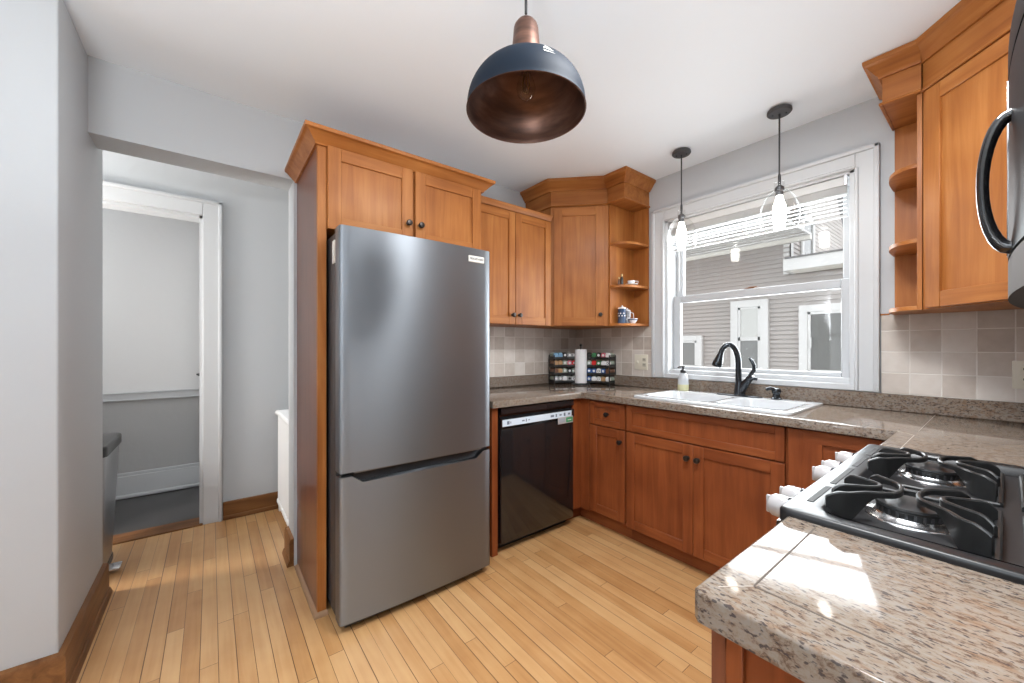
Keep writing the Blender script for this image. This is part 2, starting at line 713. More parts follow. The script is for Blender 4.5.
def struct(mb, name, label=None, cat=None, loc=(0, 0, 0), smooth=38):
    o = mb.build(name, None, loc, smooth)
    o['kind'] = 'structure'
    if label:
        o['label'] = label
        o['category'] = cat
    return o


def frame(origin, u, n):
    """local x = along the face, local y = out of the face, local z = up"""
    u = Vector((*u, 0)).normalized()
    n = Vector((*n, 0)).normalized()
    M = Matrix.Identity(4)
    for i in range(3):
        M[i][0] = u[i]
        M[i][1] = n[i]
        M[i][2] = (0, 0, 1)[i]
        M[i][3] = origin[i]
    return M


def shaker(mb, M, w, h, mv, mh, fw=.056, t=.019, panel=None):
    """frame-and-panel front; its back lies on local y=0"""
    b = .0016
    mb.box(0, fw, 0, t, 0, h, mv, b, M=M)
    mb.box(w - fw, w, 0, t, 0, h, mv, b, M=M)
    mb.box(fw, w - fw, 0, t - .0004, 0, fw, mh, b, M=M)
    mb.box(fw, w - fw, 0, t - .0004, h - fw, h, mh, b, M=M)
    mb.box(fw - .004, w - fw + .004, 0, t - .009, fw - .004, h - fw + .004, panel or mv, 0, M=M)


def knob(parent, p, n, r=.0155):
    """round cabinet knob; p on the door face, n outward"""
    n = Vector(n).normalized()
    q = Vector((0, 0, 1)).rotation_difference(n).to_matrix().to_4x4()
    mb = MB()
    mb.lathe([(0, 0), (.011, 0), (.011, .0025), (.006, .005), (.0058, .012), (.011, .015), (r, .02), (r, .024), (r * .8, .028), (0, .0295)],
             'dark_bronze', p, 18, M=q)
    return mb.build('knob', parent)


CROWN = [(0, 0), (.010, 0), (.013, .010), (.020, .016), (.030, .030), (.043, .048), (.050, .055), (.056, .058), (.058, .066), (.058, .078), (0, .078)]


def crown(scale_out=1., scale_up=1.):
    return [(o * scale_out, u * scale_up) for o, u in CROWN]


H = 2.497        # ceiling
CT = .914        # worktop height
CB = .874        # underside of the worktop

# ------------------------------------------------------------------ the setting
struct(MB().box(-1.0, 4.4, -5.8, .05, -.06, 0, 'maple_strip_floor'), 'floor', 'honey maple strip floor of the kitchen and hall', 'floor')
struct(MB().box(-3.2, -.985, -5.0, -1.6, -.065, -.004, 'dark_floor'), 'floor_back_room', 'dark floor of the room beyond the white doorway', 'floor')
struct(MB().box(-3.2, 4.4, -5.8, .15, H, H + .06, 'ceiling_paint'), 'ceiling', 'white kitchen ceiling', 'ceiling')
# wall the fridge stands against, with the hall opening and its header
mb = MB()
mb.box(-.19, 0, -2.30, .15, 0, H, 'wall_paint')
mb.box(-.18, 0, -3.09, -2.30, 2.163, H, 'wall_paint')
struct(mb, 'wall_left', 'pale grey wall behind the fridge with the header over the hall opening', 'wall')
mb = MB()
mb.box(-.30, .41, -5.8, -3.09, 0, H, 'wall_paint', .007, 3)
struct(mb, 'wall_left_corner', 'pale grey wall corner at the left edge', 'wall')
# wall with the kitchen window
WX0, WX1, WZ0, WZ1 = .893, 1.968, 1.03, 2.165     # rough opening
mb = MB()
mb.box(-.19, WX0, 0, .15, 0, H, 'wall_paint')
mb.box(WX1, 3.0, 0, .15, 0, H, 'wall_paint')
mb.box(WX0, WX1, 0, .15, 0, WZ0, 'wall_paint')
mb.box(WX0, WX1, 0, .15, WZ1, H, 'wall_paint')
struct(mb, 'wall_back', 'grey wall around the kitchen window', 'wall')
mb = MB()
mb.box(2.85, 3.0, -2.25, .15, 0, H, 'wall_paint')
mb.box(3.0, 4.2, -2.25, -2.10, 0, H, 'wall_paint')
mb.box(4.2, 4.32, -3.0, -2.1, 0, H, 'wall_paint')
mb.box(4.2, 4.32, -5.75, -4.8, 0, H, 'wall_paint')
mb.box(4.2, 4.32, -4.8, -3.0, 0, .6, 'wall_paint')
mb.box(4.2, 4.32, -4.8, -3.0, 2.25, H, 'wall_paint')
struct(mb, 'wall_right', 'grey wall behind the range and round the dining end', 'wall')
mb = MB()
mb.box(.41, .5, -5.75, -5.6, 0, H, 'wall_paint')
mb.box(1.5, 4.32, -5.75, -5.6, 0, H, 'wall_paint')
mb.box(.5, 1.5, -5.75, -5.6, 0, .6, 'wall_paint')
mb.box(.5, 1.5, -5.75, -5.6, 2.25, H, 'wall_paint')
struct(mb, 'wall_front', 'grey wall behind the camera', 'wall')
# hall: far wall with the white-cased doorway, side walls
DY0, DY1, DZ = -3.56, -2.712, 2.135
mb = MB()
mb.box(-1.1, -.97, DY1, -1.6, 0, H, 'wall_paint')
mb.box(-1.1, -.97, -5.0, DY0, 0, H, 'wall_paint')
mb.box(-1.1, -.97, DY0, DY1, DZ, H, 'wall_paint')
struct(mb, 'wall_hall', 'pale grey far wall of the hall', 'wall')
struct(MB().box(-.97, -.19, -2.12, -2.0, 0, H, 'wall_paint'), 'wall_hall_right', 'hall wall behind the radiator', 'wall')
struct(MB().box(-.97, -.30, -5.1, -5.0, 0, H, 'wall_paint'), 'wall_hall_left', 'hall end wall', 'wall')
# room beyond: two-tone plaster wall
mb = MB()
mb.box(-2.1, -1.95, -5.0, -1.6, .82, H, 'rough_plaster_white')
mb.box(-2.1, -1.95, -5.0, -1.6, 0, .82, 'rough_plaster_grey')
mb.box(-1.95, -1.1, -2.1, -2.0, 0, H, 'rough_plaster_white')
mb.box(-1.95, -1.1, -5.1, -5.0, 0, H, 'rough_plaster_white')
struct(mb, 'wall_back_room', 'white over grey rough plaster wall seen through the doorway', 'wall')
mb = MB()
for z, d, h in ((.80, .018, .045), (.845, .028, .012), (.79, .024, .012)):
    mb.box(-1.95, -1.95 + d, -5.0, -2.1, z, z + h, 'white_trim', .003)
struct(mb, 'trim_1', 'white chair rail in the room beyond', 'trim')
mb = MB()
mb.box(-1.95, -1.925, -5.0, -2.1, 0, .18, 'white_trim', .004)
mb.box(-1.95, -1.932, -5.0, -2.1, .18, .205, 'white_trim', .004)
mb.box(-1.95, -1.915, -5.0, -2.1, 0, .03, 'white_trim', .008, 2)
struct(mb, 'baseboard_back_room', 'tall white baseboard of the room beyond', 'baseboard')
# doorway casing
mb = MB()
CWD = .108
for y0, y1 in ((DY1, DY1 + CWD), (DY0 - CWD, DY0)):
    mb.box(-.97, -.948, y0, y1, 0, DZ + CWD, 'white_trim', .003)
mb.box(-.97, -.9475, DY0, DY1, DZ, DZ + CWD, 'white_trim', .003)
mb.box(-.97, -.935, DY1 + CWD - .022, DY1 + CWD, 0, DZ + CWD, 'white_trim', .005, 2)
mb.box(-.97, -.935, DY0 - CWD, DY1 + CWD, DZ + CWD - .022, DZ + CWD, 'white_trim', .005, 2)
mb.box(-1.1, -.97, DY1 - .018, DY1, 0, DZ, 'white_trim')
mb.box(-1.1, -.97, DY0, DY0 + .018, 0, DZ, 'white_trim')
mb.box(-1.1, -.97, DY0, DY1, DZ - .018, DZ, 'white_trim')
mb.box(-1.1, -.945, DY0, DY1, -.004, .008, 'oak_trim_y', .003)
struct(mb, 'trim_2', 'white door casing at the end of the hall', 'trim')
# open door leaf behind the casing, only its lever shows
d = struct(MB().box(-1.86, -1.12, -2.725, -2.69, .01, 2.1, 'white_trim', .003), 'door_1', 'white door standing open in the room beyond', 'door')
mb = MB()
mb.lathe([(0, 0), (.026, 0), (.026, .006), (.011, .010), (.011, .03), (0, .03)], 'black_satin', (-1.78, -2.725, .99), 16,
         M=Matrix.Rotation(PI / 2, 4, 'X'))
mb.tube([(-1.78, -2.752, .99), (-1.74, -2.757, .995), (-1.68, -2.757, 1.0)], [.009, .009, .006], 'black_satin', 8)
mb.build('door_handle', d)

# oak baseboards
mb = MB()
mb.box(-.97, -.948, -2.60, -2.12, 0, .125, 'oak_trim_y', .004)
mb.box(-.97, -.938, -2.60, -2.12, 0, .03, 'oak_trim_y', .006, 2)
struct(mb, 'baseboard_hall', 'oak baseboard of the far hall wall', 'baseboard')
mb = MB()
BP = [(0, 0), (.034, 0), (.034, .008), (.026, .028), (.022, .03), (.022, .135), (.017, .15), (0, .155)]
mb.sweep([(-.30, -3.09), (.41, -3.09), (.41, -5.6)], BP, 0, 'oak_trim_x', flip=-1)
struct(mb, 'baseboard_left', 'oak baseboard round the left wall corner', 'baseboard')
mb = MB()
mb.sweep([(-.19, -2.30), (0.0, -2.30)], BP, 0, 'oak_trim_x', flip=1)
struct(mb, 'baseboard_opening', 'short oak baseboard at the hall opening beside the fridge cabinet', 'baseboard')

# ------------------------------------------------------------------ kitchen window
win = struct(MB().box(WX0, WX1, .02, .15, WZ0 - .002, WZ0 + .03, 'white_trim', .003), 'window_1', 'white double hung kitchen window over the sink', 'window')
mb = MB()
CX0, CX1, CZ0, CZ1 = .797, 2.066, .999, 2.256
CW = .094
mb.box(CX0, CX0 + CW, -.020, 0, CZ0, CZ1, 'white_trim', .003)
mb.box(CX1 - CW, CX1, -.020, 0, CZ0, CZ1, 'white_trim', .003)
mb.box(CX0 + CW, CX1 - CW, -.0195, 0, CZ1 - CW, CZ1, 'white_trim', .003)
# raised outer band
mb.box(CX0, CX0 + .022, -.032, 0, CZ0, CZ1, 'white_trim', .005, 2)
mb.box(CX1 - .022, CX1, -.032, 0, CZ0, CZ1, 'white_trim', .005, 2)
mb.box(CX0, CX1, -.032, 0, CZ1 - .022, CZ1, 'white_trim', .005, 2)
# inner bead and jambs
mb.box(CX0 + CW - .014, CX0 + CW + .003, -.026, .02, CZ0, CZ1 - CW, 'white_trim', .004)
mb.box(CX1 - CW - .003, CX1 - CW + .014, -.026, .02, CZ0, CZ1 - CW, 'white_trim', .004)
mb.box(CX0 + CW, CX1 - CW, -.026, .02, CZ1 - CW - .003, CZ1 - CW + .012, 'white_trim', .004)
mb.box(WX0 - .002, WX0 + .022, 0, .19, WZ0, WZ1, 'white_trim', .002)
mb.box(WX1 - .022, WX1 + .002, 0, .19, WZ0, WZ1, 'white_trim', .002)
mb.box(WX0, WX1, 0, .19, WZ1 - .02, WZ1 + .002, 'white_trim', .002)
# stool
mb.box(CX0 + CW, CX1 - CW, -.018, .09, .998, 1.032, 'white_trim', .004)
mb.build('window_frame', win)


def sash(name, y, z0, z1, top, bot, st=.05):
    m_ = MB()
    xa, xb = WX0 + .022, WX1 - .022
    y += .035
    m_.box(xa, xa + st, y, y + .035, z0, z1, 'sash_white', .004)
    m_.box(xb - st, xb, y, y + .035, z0, z1, 'sash_white', .004)
    m_.box(xa + st, xb - st, y, y + .0345, z0, z0 + bot, 'sash_white', .004)
    m_.box(xa + st, xb - st, y, y + .0345, z1 - top, z1, 'sash_white', .004)
    s = m_.build(name, win)
    MB().box(xa + st - .004, xb - st + .004, y + .015, y + .019, z0 + bot - .004, z1 - top + .004, 'window_glass').build('pane', s)
    return s


s1 = sash('lower_sash', .045, 1.03, 1.605, .052, .055, .052)
sash('upper_sash', .088, 1.56, 2.15, .05, .05, .052)
mb = MB()
mb.box(1.40, 1.46, .085, .11, 1.605, 1.613, 'oak_trim_x', .003)
mb.box(1.425, 1.475, .082, .094, 1.611, 1.617, 'oak_trim_x', .002)
mb.build('sash_lock', s1)

# blind, gathered up under the head of the window
t = thing('window_blind', (1.43, .02, 2.06), 'white slatted blind pulled up high behind the pendant lights', 'blind')
MB().box(.925, 1.936, .008, .043, 2.095, 2.142, 'blind_white', .003).build('head_rail', t)
mb = MB()
for k in range(16):
    z = 2.092 - k * .0026
    mb.box(.93, 1.931, .012, .040, z - .0014, z, 'blind_white')
mb.build('slat_stack', t)
mb = MB()
for k in range(5):
    z = 2.043 - k * .022
    mb.box(.932, 1.929, .012, .040, z, z + .0016, 'blind_white', M=None)
mb.build('lowered_slats', t)
MB().box(.93, 1.931, .014, .038, 1.928, 1.938, 'blind_white', .003).build('bottom_rail', t)
for x in (1.09, 1.43, 1.77):
    mb = MB()
    for y in (.011, .041):
        mb.box(x - .001, x + .001, y - .0008, y + .0008, 1.93, 2.1, 'blind_white')
    mb.build('ladder_cord', t)
mb = MB()
mb.tube([(1.0, .004, 2.1), (1.0, .003, 1.75), (1.0, .004, 1.63)], .0025, 'blind_white', 6)
mb.build('tilt_wand', t)
for x in (.93, 1.93):
    MB().box(x - .008, x + .008, -.002, .046, 2.09, 2.15, 'satin_chrome', .002).build('bracket', t)

# ------------------------------------------------------------------ tiles on the walls
mb = MB()
mb.box(0, CX0 - .003, -.009, 0, CT + .06, 1.386, 'travertine_x', .002)
tag(mb.build('tile_backsplash', None, (.4, 0, CT)), 'beige stone tiles behind the spice rack and left outlet, beside the window', 'tiles')
mb = MB()
mb.box(CX1 + .003, 2.85, -.009, 0, CT + .06, 1.386, 'travertine_x', .002)
tag(mb.build('tile_backsplash', None, (2.4, 0, CT)), 'beige square stone tiles right of the window, under the empty shelf', 'tiles')
mb = MB()
mb.box(0, .009, -1.40, -.009, CT + .06, 1.386, 'travertine_y', .002)
tag(mb.build('tile_backsplash', None, (0, -.7, CT)), 'beige tumbled stone tiles on the wall above the dishwasher', 'tiles')
mb = MB()
mb.box(2.841, 2.85, -2.17, -.009, CT + .06, 1.386, 'travertine_y', .002)
tag(mb.build('tile_backsplash', None, (2.85, -1.1, CT)), 'beige tumbled stone tiles on the wall behind the range', 'tiles')
mb = MB()
mb.box(2.066, 2.10, -.012, 0, 1.386, 1.394, 'cherry_x', .002)
struct(mb, 'trim_3', 'thin wood strip on top of the tiles right of the window', 'trim')

# ------------------------------------------------------------------ tall cabinet round the fridge
Y0, Y1 = -2.285, -1.395
t = thing('fridge_cabinet', (.3, -1.84, 0), 'tall cherry cabinet built round the steel fridge, with two doors above it', 'cabinet')
mb = MB()
mb.box(.0, .508, Y0, Y0 + .019, 0, 2.16, 'gable_cherry', .001)
o = mb.build('side_panel', t)
MB().box(.508, .53, Y0, Y0 + .038, 0, 2.16, 'cherry_z', .0015).build('face_stile', o)
mb = MB()
mb.box(.0, .53, Y1 - .019, Y1, 0, 2.16, 'cherry_z', .0015)
mb.build('side_panel', t)
mb = MB()
mb.box(.004, .528, Y0 + .02, Y1 - .02, 1.775, 2.155, 'cherry_z')
mb.box(.5, .5298, Y0 + .039, Y1 - .02, 2.115, 2.16, 'cherry_y')
mb.box(.3, .5, Y0 + .0195, Y0 + .06, 1.78, 2.2, 'cherry_z')
mb.build('carcass', t)
DWd = (Y1 - Y0 - .038 - .008) / 2
for k in range(2):
    mb = MB()
    y = Y0 + .040 + k * (DWd + .003)
    shaker(mb, frame((.5305, y, 1.772), (0, 1), (1, 0)), DWd - .012, .380, 'cherry_z', 'cherry_y', fw=.058)
    dd = mb.build('door', t)
    knob(dd, (.5495, y + (DWd - .012 - .026 if k == 0 else .026), 1.868), (1, 0, 0))
mb = MB()
mb.sweep([(0, Y0), (.531, Y0), (.531, Y1), (.0, Y1)], crown(1.05, .82), 2.148, 'cherry_y', flip=1)
mb.box(0, .531, Y0, Y1, 2.15, 2.2, 'cherry_y')
mb.build('crown_moulding', t)
mb = MB()
mb.sweep([(.03, Y0), (.53, Y0), (.53, Y0 + .042)], [(0, 0), (.017, 0), (.016, .008), (.008, .018), (0, .02)], 0, 'shoe_mould', flip=1)
mb.build('shoe_moulding', t)

# ------------------------------------------------------------------ refrigerator
FY0, FY1 = -2.240, -1.467
t = thing('refrigerator', (.4, -1.86, 0), 'stainless steel bottom freezer refrigerator standing inside the cherry cabinet', 'refrigerator')
mb = MB()
mb.box(.04, .655, FY0 + .006, FY1 - .006, .035, 1.735, 'dark_grey_steel', .006, 2)
for y in (FY0 + .06, FY1 - .06):
    for x in (.1, .6):
        mb.lathe([(0, 0), (.02, 0), (.02, .03), (.012, .036), (0, .036)], 'black_satin', (x, y, 0), 12)
mb.build('body', t)


def fdoor(name, z0, z1, notch=None):
    """slightly bowed door: plan outline swept upward, or with a scooped top when notch is given"""
    m_ = MB()
    x_in, x_f, bow, r = .662, .731, .012, .014
    yc, hw = (FY0 + FY1) / 2, (FY1 - FY0) / 2
    N = 24
    prof = []
    for i in range(N + 1):
        s_ = -1 + 2 * i / N
        prof.append((x_f + bow * (1 - s_ * s_), yc + s_ * (hw - r)))
    pl = [(x_in, FY0)] + [(x_f - r + r * math.sin(a), FY0 + r - r * math.cos(a)) for a in [0, .5, 1.0, 1.4]] + prof[1:-1] + \
         [(x_f - r + r * math.sin(a), FY1 - r + r * math.cos(a)) for a in [1.4, 1.0, .5, 0]] + [(x_in, FY1)]
    if not notch:
        m_.prism(pl, z0, z1, 'brushed_steel', .004, 2)
        return m_.build(name, t)
    bm = bmesh.new()

    def ztop(y):
        d0 = min(y - FY0, FY1 - y)
        a, b_ = .05, .095
        k = 0 if d0 < a else (1 if d0 > b_ else (d0 - a) / (b_ - a))
        return z1 - notch * k
    # refine the outline so that the scoop has its own corners
    ys = sorted(set([p[1] for p in pl] + [FY0 + .05, FY0 + .095, FY1 - .05, FY1 - .095]))

    def xat(y):
        for a, b_ in zip(pl[1:-1], pl[2:-1]):
            if a[1] <= y <= b_[1] and b_[1] > a[1]:
                return a[0] + (b_[0] - a[0]) * (y - a[1]) / (b_[1] - a[1])
        return x_f - r
    fr = [(xat(y), y) for y in ys]
    lo = [bm.verts.new((x, y, z0)) for x, y in fr]
    hi = [bm.verts.new((x, y, ztop(y))) for x, y in fr]
    bl = [bm.verts.new((x_in, y, z0)) for x, y in fr]
    bh = [bm.verts.new((x_in, y, ztop(y))) for x, y in fr]
    n_ = len(fr)
    for i in range(n_ - 1):
        bm.faces.new((lo[i], lo[i + 1], hi[i + 1], hi[i]))
        bm.faces.new((hi[i], hi[i + 1], bh[i + 1], bh[i]))
        bm.faces.new((bl[i], bl[i + 1], bh[i + 1], bh[i]))
        bm.faces.new((lo[i], lo[i + 1], bl[i + 1], bl[i]))
    bm.faces.new((lo[0], hi[0], bh[0], bl[0]))
    bm.faces.new((lo[-1], hi[-1], bh[-1], bl[-1]))
    m_.merge(bm, 'brushed_steel')
    return m_.build(name, t)


ud = fdoor('upper_door', .690, 1.747)
fdoor('freezer_drawer', .045, .672, .032)
mb = MB()
mb.box(.655, .706, FY0 + .012, FY1 - .012, .60, .70, 'black_satin', .003)
mb.box(.706, .731, FY0 + .06, FY1 - .06, .682, .692, 'grey_plastic', .002)
mb.build('grip_recess', t)
mb = MB()
mb.box(.60, .70, FY0 + .03, FY1 - .03, .012, .045, 'black_satin', .003)
mb.build('kick_plate', t)
mb = MB()
mb.box(.60, .69, FY0 + .01, FY0 + .07, 1.735, 1.757, 'black_satin', .004)
mb.build('hinge_cover', t)
MB().box(.60, .69, FY1 - .07, FY1 - .01, 1.735, 1.757, 'black_satin', .004).build('hinge_cover', t)
mb = MB()
mb.box(.600, .640, FY0 + .001, FY0 + .006, 1.60, 1.70, 'cream_mark')
mb.build('rating_sticker', t)
mb = MB()
mb.box(.73, .7415, -1.612, -1.515, 1.672, 1.706, 'cream_mark', .003)
bd = mb.build('badge', ud)


def lettering(text, parent, loc, rot, size, mat, name='lettering', ext=.0006):
    cu = bpy.data.curves.new('txt', 'FONT')
    cu.body = text
    cu.size = size
    cu.extrude = ext
    cu.align_x = 'CENTER'
    cu.align_y = 'CENTER'
    ob = bpy.data.objects.new('txt', cu)
    col.objects.link(ob)
    bpy.context.view_layer.update()
    me = bpy.data.meshes.new_from_object(ob.evaluated_get(bpy.context.evaluated_depsgraph_get()))
    bpy.data.objects.remove(ob)
    me.transform(Matrix.Translation(Vector(loc) - wloc(parent)) @ rot)
    me.materials.clear()
    me.materials.append(MATS[mat])
    o_ = bpy.data.objects.new(name, me)
    o_.parent = parent
    col.objects.link(o_)
    return o_


RX = Matrix(((0, 0, 1, 0), (1, 0, 0, 0), (0, 1, 0, 0), (0, 0, 0, 1)))     # text on a face looking along +x
lettering('FRIGIDAIRE', bd.parent, (.7418, -1.5635, 1.689), RX, .0165, 'black_satin')

# ------------------------------------------------------------------ two-door wall cabinet over the dishwasher
t = thing('wall_cabinet', (.16, -1.0, 1.38), 'two-door cherry wall cabinet between the fridge and the corner cabinet', 'cabinet')
MB().box(.004, .305, -1.392, -.625, 1.385, 2.205, 'cherry_z', .001).build('carcass', t)
for k, (a, b) in enumerate(((-1.318, -.971), (-.967, -.627))):
    mb = MB()
    shaker(mb, frame((.3055, a, 1.388), (0, 1), (1, 0)), b - a, .79, 'cherry_z', 'cherry_y')
    dd = mb.build('door', t)
    knob(dd, (.3245, b - .028 if k == 0 else a + .028, 1.452), (1, 0, 0))
mb = MB()
mb.sweep([(.318, -1.392), (.318, -.625)], [(0, 0), (.006, 0), (.012, .014), (.026, .03), (.026, .036), (0, .036)], 2.183, 'cherry_y', flip=1)
mb.box(.02, .318, -1.392, -.625, 2.206, 2.212, 'cherry_y')
mb.build('top_moulding', t)

# ------------------------------------------------------------------ corner wall cabinets with their crowns
FZ = 2.300        # bottom of the frieze board
CZ = 2.419        # bottom of the crown
UB = 1.385


def corner_cabinet(sgn, x0, label):
    """sgn=+1: corner at x0 with the unit to its right; -1: mirrored"""
    def X_(a):
        return x0 + sgn * a
    t_ = thing('corner_cabinet', (X_(.25), -.25, UB), label, 'cabinet')
    poly = [(X_(.003), -.003), (X_(.608), -.003), (X_(.608), -.303), (X_(.303), -.608), (X_(.003), -.608)]
    MB().prism(poly, UB, FZ, 'cherry_z').build('carcass', t_)
    mb_ = MB()
    polyf = [(X_(.003), -.003), (X_(.609), -.003), (X_(.609), -.306), (X_(.306), -.609), (X_(.003), -.609)]
    mb_.prism(polyf, FZ + .001, H - .003, 'cherry_xy')
    path = [(X_(.003), -.609), (X_(.306), -.609), (X_(.609), -.306)]
    bead = [(0, 0), (.008, 0), (.011, .004), (.008, .012), (0, .016)]
    mb_.sweep(path, bead, FZ - .002, 'cherry_xy', flip=sgn)
    fr = mb_.build('frieze', t_)
    mb_ = MB()
    mb_.sweep(path, crown(), CZ - .001, 'cherry_xy', flip=sgn)
    mb_.build('crown_moulding', t_)
    d_ = .7071
    mb_ = MB()
    L = .4313
    og = (X_(.303) + sgn * d_ * .024 + sgn * d_ * .001, -.608 + d_ * .024 - d_ * .001, UB + .004)
    shaker(mb_, frame(og, (sgn * d_, d_), (sgn * d_, -d_)), L - .055, FZ - UB - .02, 'cherry_z', 'cherry_xy', fw=.062)
    dd_ = mb_.build('door', t_)
    if sgn > 0:
        a = L - .055 - .03
        knob(dd_, (og[0] + sgn * d_ * a + sgn * d_ * .019, og[1] + d_ * a - d_ * .019, UB + .085), (sgn * d_, -d_, 0))
    return t_


corner_cabinet(1, 0, 'tall cherry corner cabinet with one slanted door, left of the window')
corner_cabinet(-1, 2.85, 'tall cherry corner cabinet with one slanted door, beside the microwave')


def end_shelf(sgn, xs, label, W):
    """open shelves on the end of a corner cabinet; xs = side of that cabinet, opening towards sgn"""
    def X_(a):
        return xs + sgn * a
    D = .303
    t_ = thing('open_shelf', (X_(W / 2), -.15, UB), label, 'shelf')
    MB().box(X_(.001), X_(.017), -D, -.001, UB, FZ, 'cherry_z', .001).build('side_panel', t_)
    MB().box(X_(.017), X_(W), -.012, -.001, UB, FZ, 'cherry_z', .001).build('back_panel', t_)

    def plan(dx=0.):
        pts = [(X_(.017), -.012), (X_(.017), -D + .004)]
        for i in range(13):
            a = i / 12 * PI / 2
            # flat curve bulging outward
            s = math.sin(a) ** .9
            c_ = math.cos(a) ** .62
            pts.append((X_(.017 + (W + .004 - .017) * s), -(.045 + (D - .045) * c_)))
        pts.append((X_(W + .004), -.012))
        return pts
    for z in (UB, 1.672, 1.992):
        MB().prism(plan(), z, z + .018, 'cherry_x', .003, 2).build('shelf_board', t_)
    mb_ = MB()
    mb_.box(X_(.003), X_(W), -D - .014, -.001, FZ + .001, H - .003, 'cherry_x')
    path = [(X_(.003), -D - .014), (X_(W), -D - .014), (X_(W), -.002)]
    mb_.sweep(path, [(0, 0), (.008, 0), (.011, .004), (.008, .012), (0, .016)], FZ - .002, 'cherry_x', flip=sgn)
    mb_.build('frieze', t_)
    mb_ = MB()
    mb_.sweep(path, crown(), CZ - .001, 'cherry_x', flip=sgn)
    mb_.build('crown_moulding', t_)
    return t_


end_shelf(1, .6095, 'open cherry end shelf with blue and white crockery, left of the window', .152)
end_shelf(-1, 2.2405, 'empty open cherry end shelf with rounded boards, right of the window', .122)

# ------------------------------------------------------------------ base cabinets
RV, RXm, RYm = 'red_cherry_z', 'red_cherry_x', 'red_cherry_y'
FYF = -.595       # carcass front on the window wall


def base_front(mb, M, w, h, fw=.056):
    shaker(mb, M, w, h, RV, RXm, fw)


# narrow panel between fridge and dishwasher, corner post on the far side of the dishwasher
MB_ = MB()
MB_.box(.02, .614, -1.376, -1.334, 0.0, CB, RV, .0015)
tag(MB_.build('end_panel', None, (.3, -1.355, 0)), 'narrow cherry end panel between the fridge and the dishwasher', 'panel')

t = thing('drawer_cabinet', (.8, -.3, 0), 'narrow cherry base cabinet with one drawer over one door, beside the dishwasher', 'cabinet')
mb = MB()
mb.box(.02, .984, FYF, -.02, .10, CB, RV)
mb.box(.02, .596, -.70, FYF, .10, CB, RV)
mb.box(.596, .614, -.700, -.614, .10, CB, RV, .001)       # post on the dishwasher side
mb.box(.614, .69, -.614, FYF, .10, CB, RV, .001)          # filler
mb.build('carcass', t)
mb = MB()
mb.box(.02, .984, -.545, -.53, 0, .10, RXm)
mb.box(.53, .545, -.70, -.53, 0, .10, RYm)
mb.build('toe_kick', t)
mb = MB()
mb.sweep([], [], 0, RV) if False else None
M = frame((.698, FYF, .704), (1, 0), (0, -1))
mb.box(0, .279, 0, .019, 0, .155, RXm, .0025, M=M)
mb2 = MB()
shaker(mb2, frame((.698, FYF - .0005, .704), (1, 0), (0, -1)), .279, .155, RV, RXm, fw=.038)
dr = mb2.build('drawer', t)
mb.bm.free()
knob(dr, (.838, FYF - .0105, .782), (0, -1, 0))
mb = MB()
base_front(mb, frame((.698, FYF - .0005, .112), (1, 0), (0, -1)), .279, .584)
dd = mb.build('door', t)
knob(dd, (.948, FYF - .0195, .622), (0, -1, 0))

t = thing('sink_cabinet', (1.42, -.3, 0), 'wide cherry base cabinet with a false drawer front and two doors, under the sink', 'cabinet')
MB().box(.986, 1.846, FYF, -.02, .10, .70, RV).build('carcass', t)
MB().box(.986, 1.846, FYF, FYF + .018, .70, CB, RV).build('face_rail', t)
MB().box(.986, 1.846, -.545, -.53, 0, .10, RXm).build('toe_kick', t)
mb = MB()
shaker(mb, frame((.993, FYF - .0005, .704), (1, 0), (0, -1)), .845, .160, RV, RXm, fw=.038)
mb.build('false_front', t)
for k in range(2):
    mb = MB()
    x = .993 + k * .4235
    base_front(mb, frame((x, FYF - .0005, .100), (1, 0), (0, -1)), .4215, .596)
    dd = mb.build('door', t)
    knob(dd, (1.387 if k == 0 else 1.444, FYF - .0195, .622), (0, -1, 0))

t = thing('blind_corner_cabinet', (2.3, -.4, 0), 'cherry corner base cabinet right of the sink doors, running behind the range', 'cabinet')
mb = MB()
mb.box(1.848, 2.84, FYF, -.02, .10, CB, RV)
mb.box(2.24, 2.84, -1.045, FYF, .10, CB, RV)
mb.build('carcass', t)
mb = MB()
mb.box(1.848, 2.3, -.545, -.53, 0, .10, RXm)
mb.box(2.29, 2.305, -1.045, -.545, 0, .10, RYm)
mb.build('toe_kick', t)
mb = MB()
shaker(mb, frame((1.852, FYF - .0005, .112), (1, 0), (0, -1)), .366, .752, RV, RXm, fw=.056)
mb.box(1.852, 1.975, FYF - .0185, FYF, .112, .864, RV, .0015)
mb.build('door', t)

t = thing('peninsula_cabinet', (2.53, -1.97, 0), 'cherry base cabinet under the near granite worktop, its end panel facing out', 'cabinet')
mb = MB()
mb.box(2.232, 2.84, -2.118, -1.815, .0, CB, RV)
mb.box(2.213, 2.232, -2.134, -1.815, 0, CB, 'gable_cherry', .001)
mb.build('carcass', t)
mb = MB()
shaker(mb, frame((2.2325, -2.1185, .0), (1, 0), (0, -1)), .6, CB - .002, RV, RXm, fw=.021)
mb.build('end_panel', t)

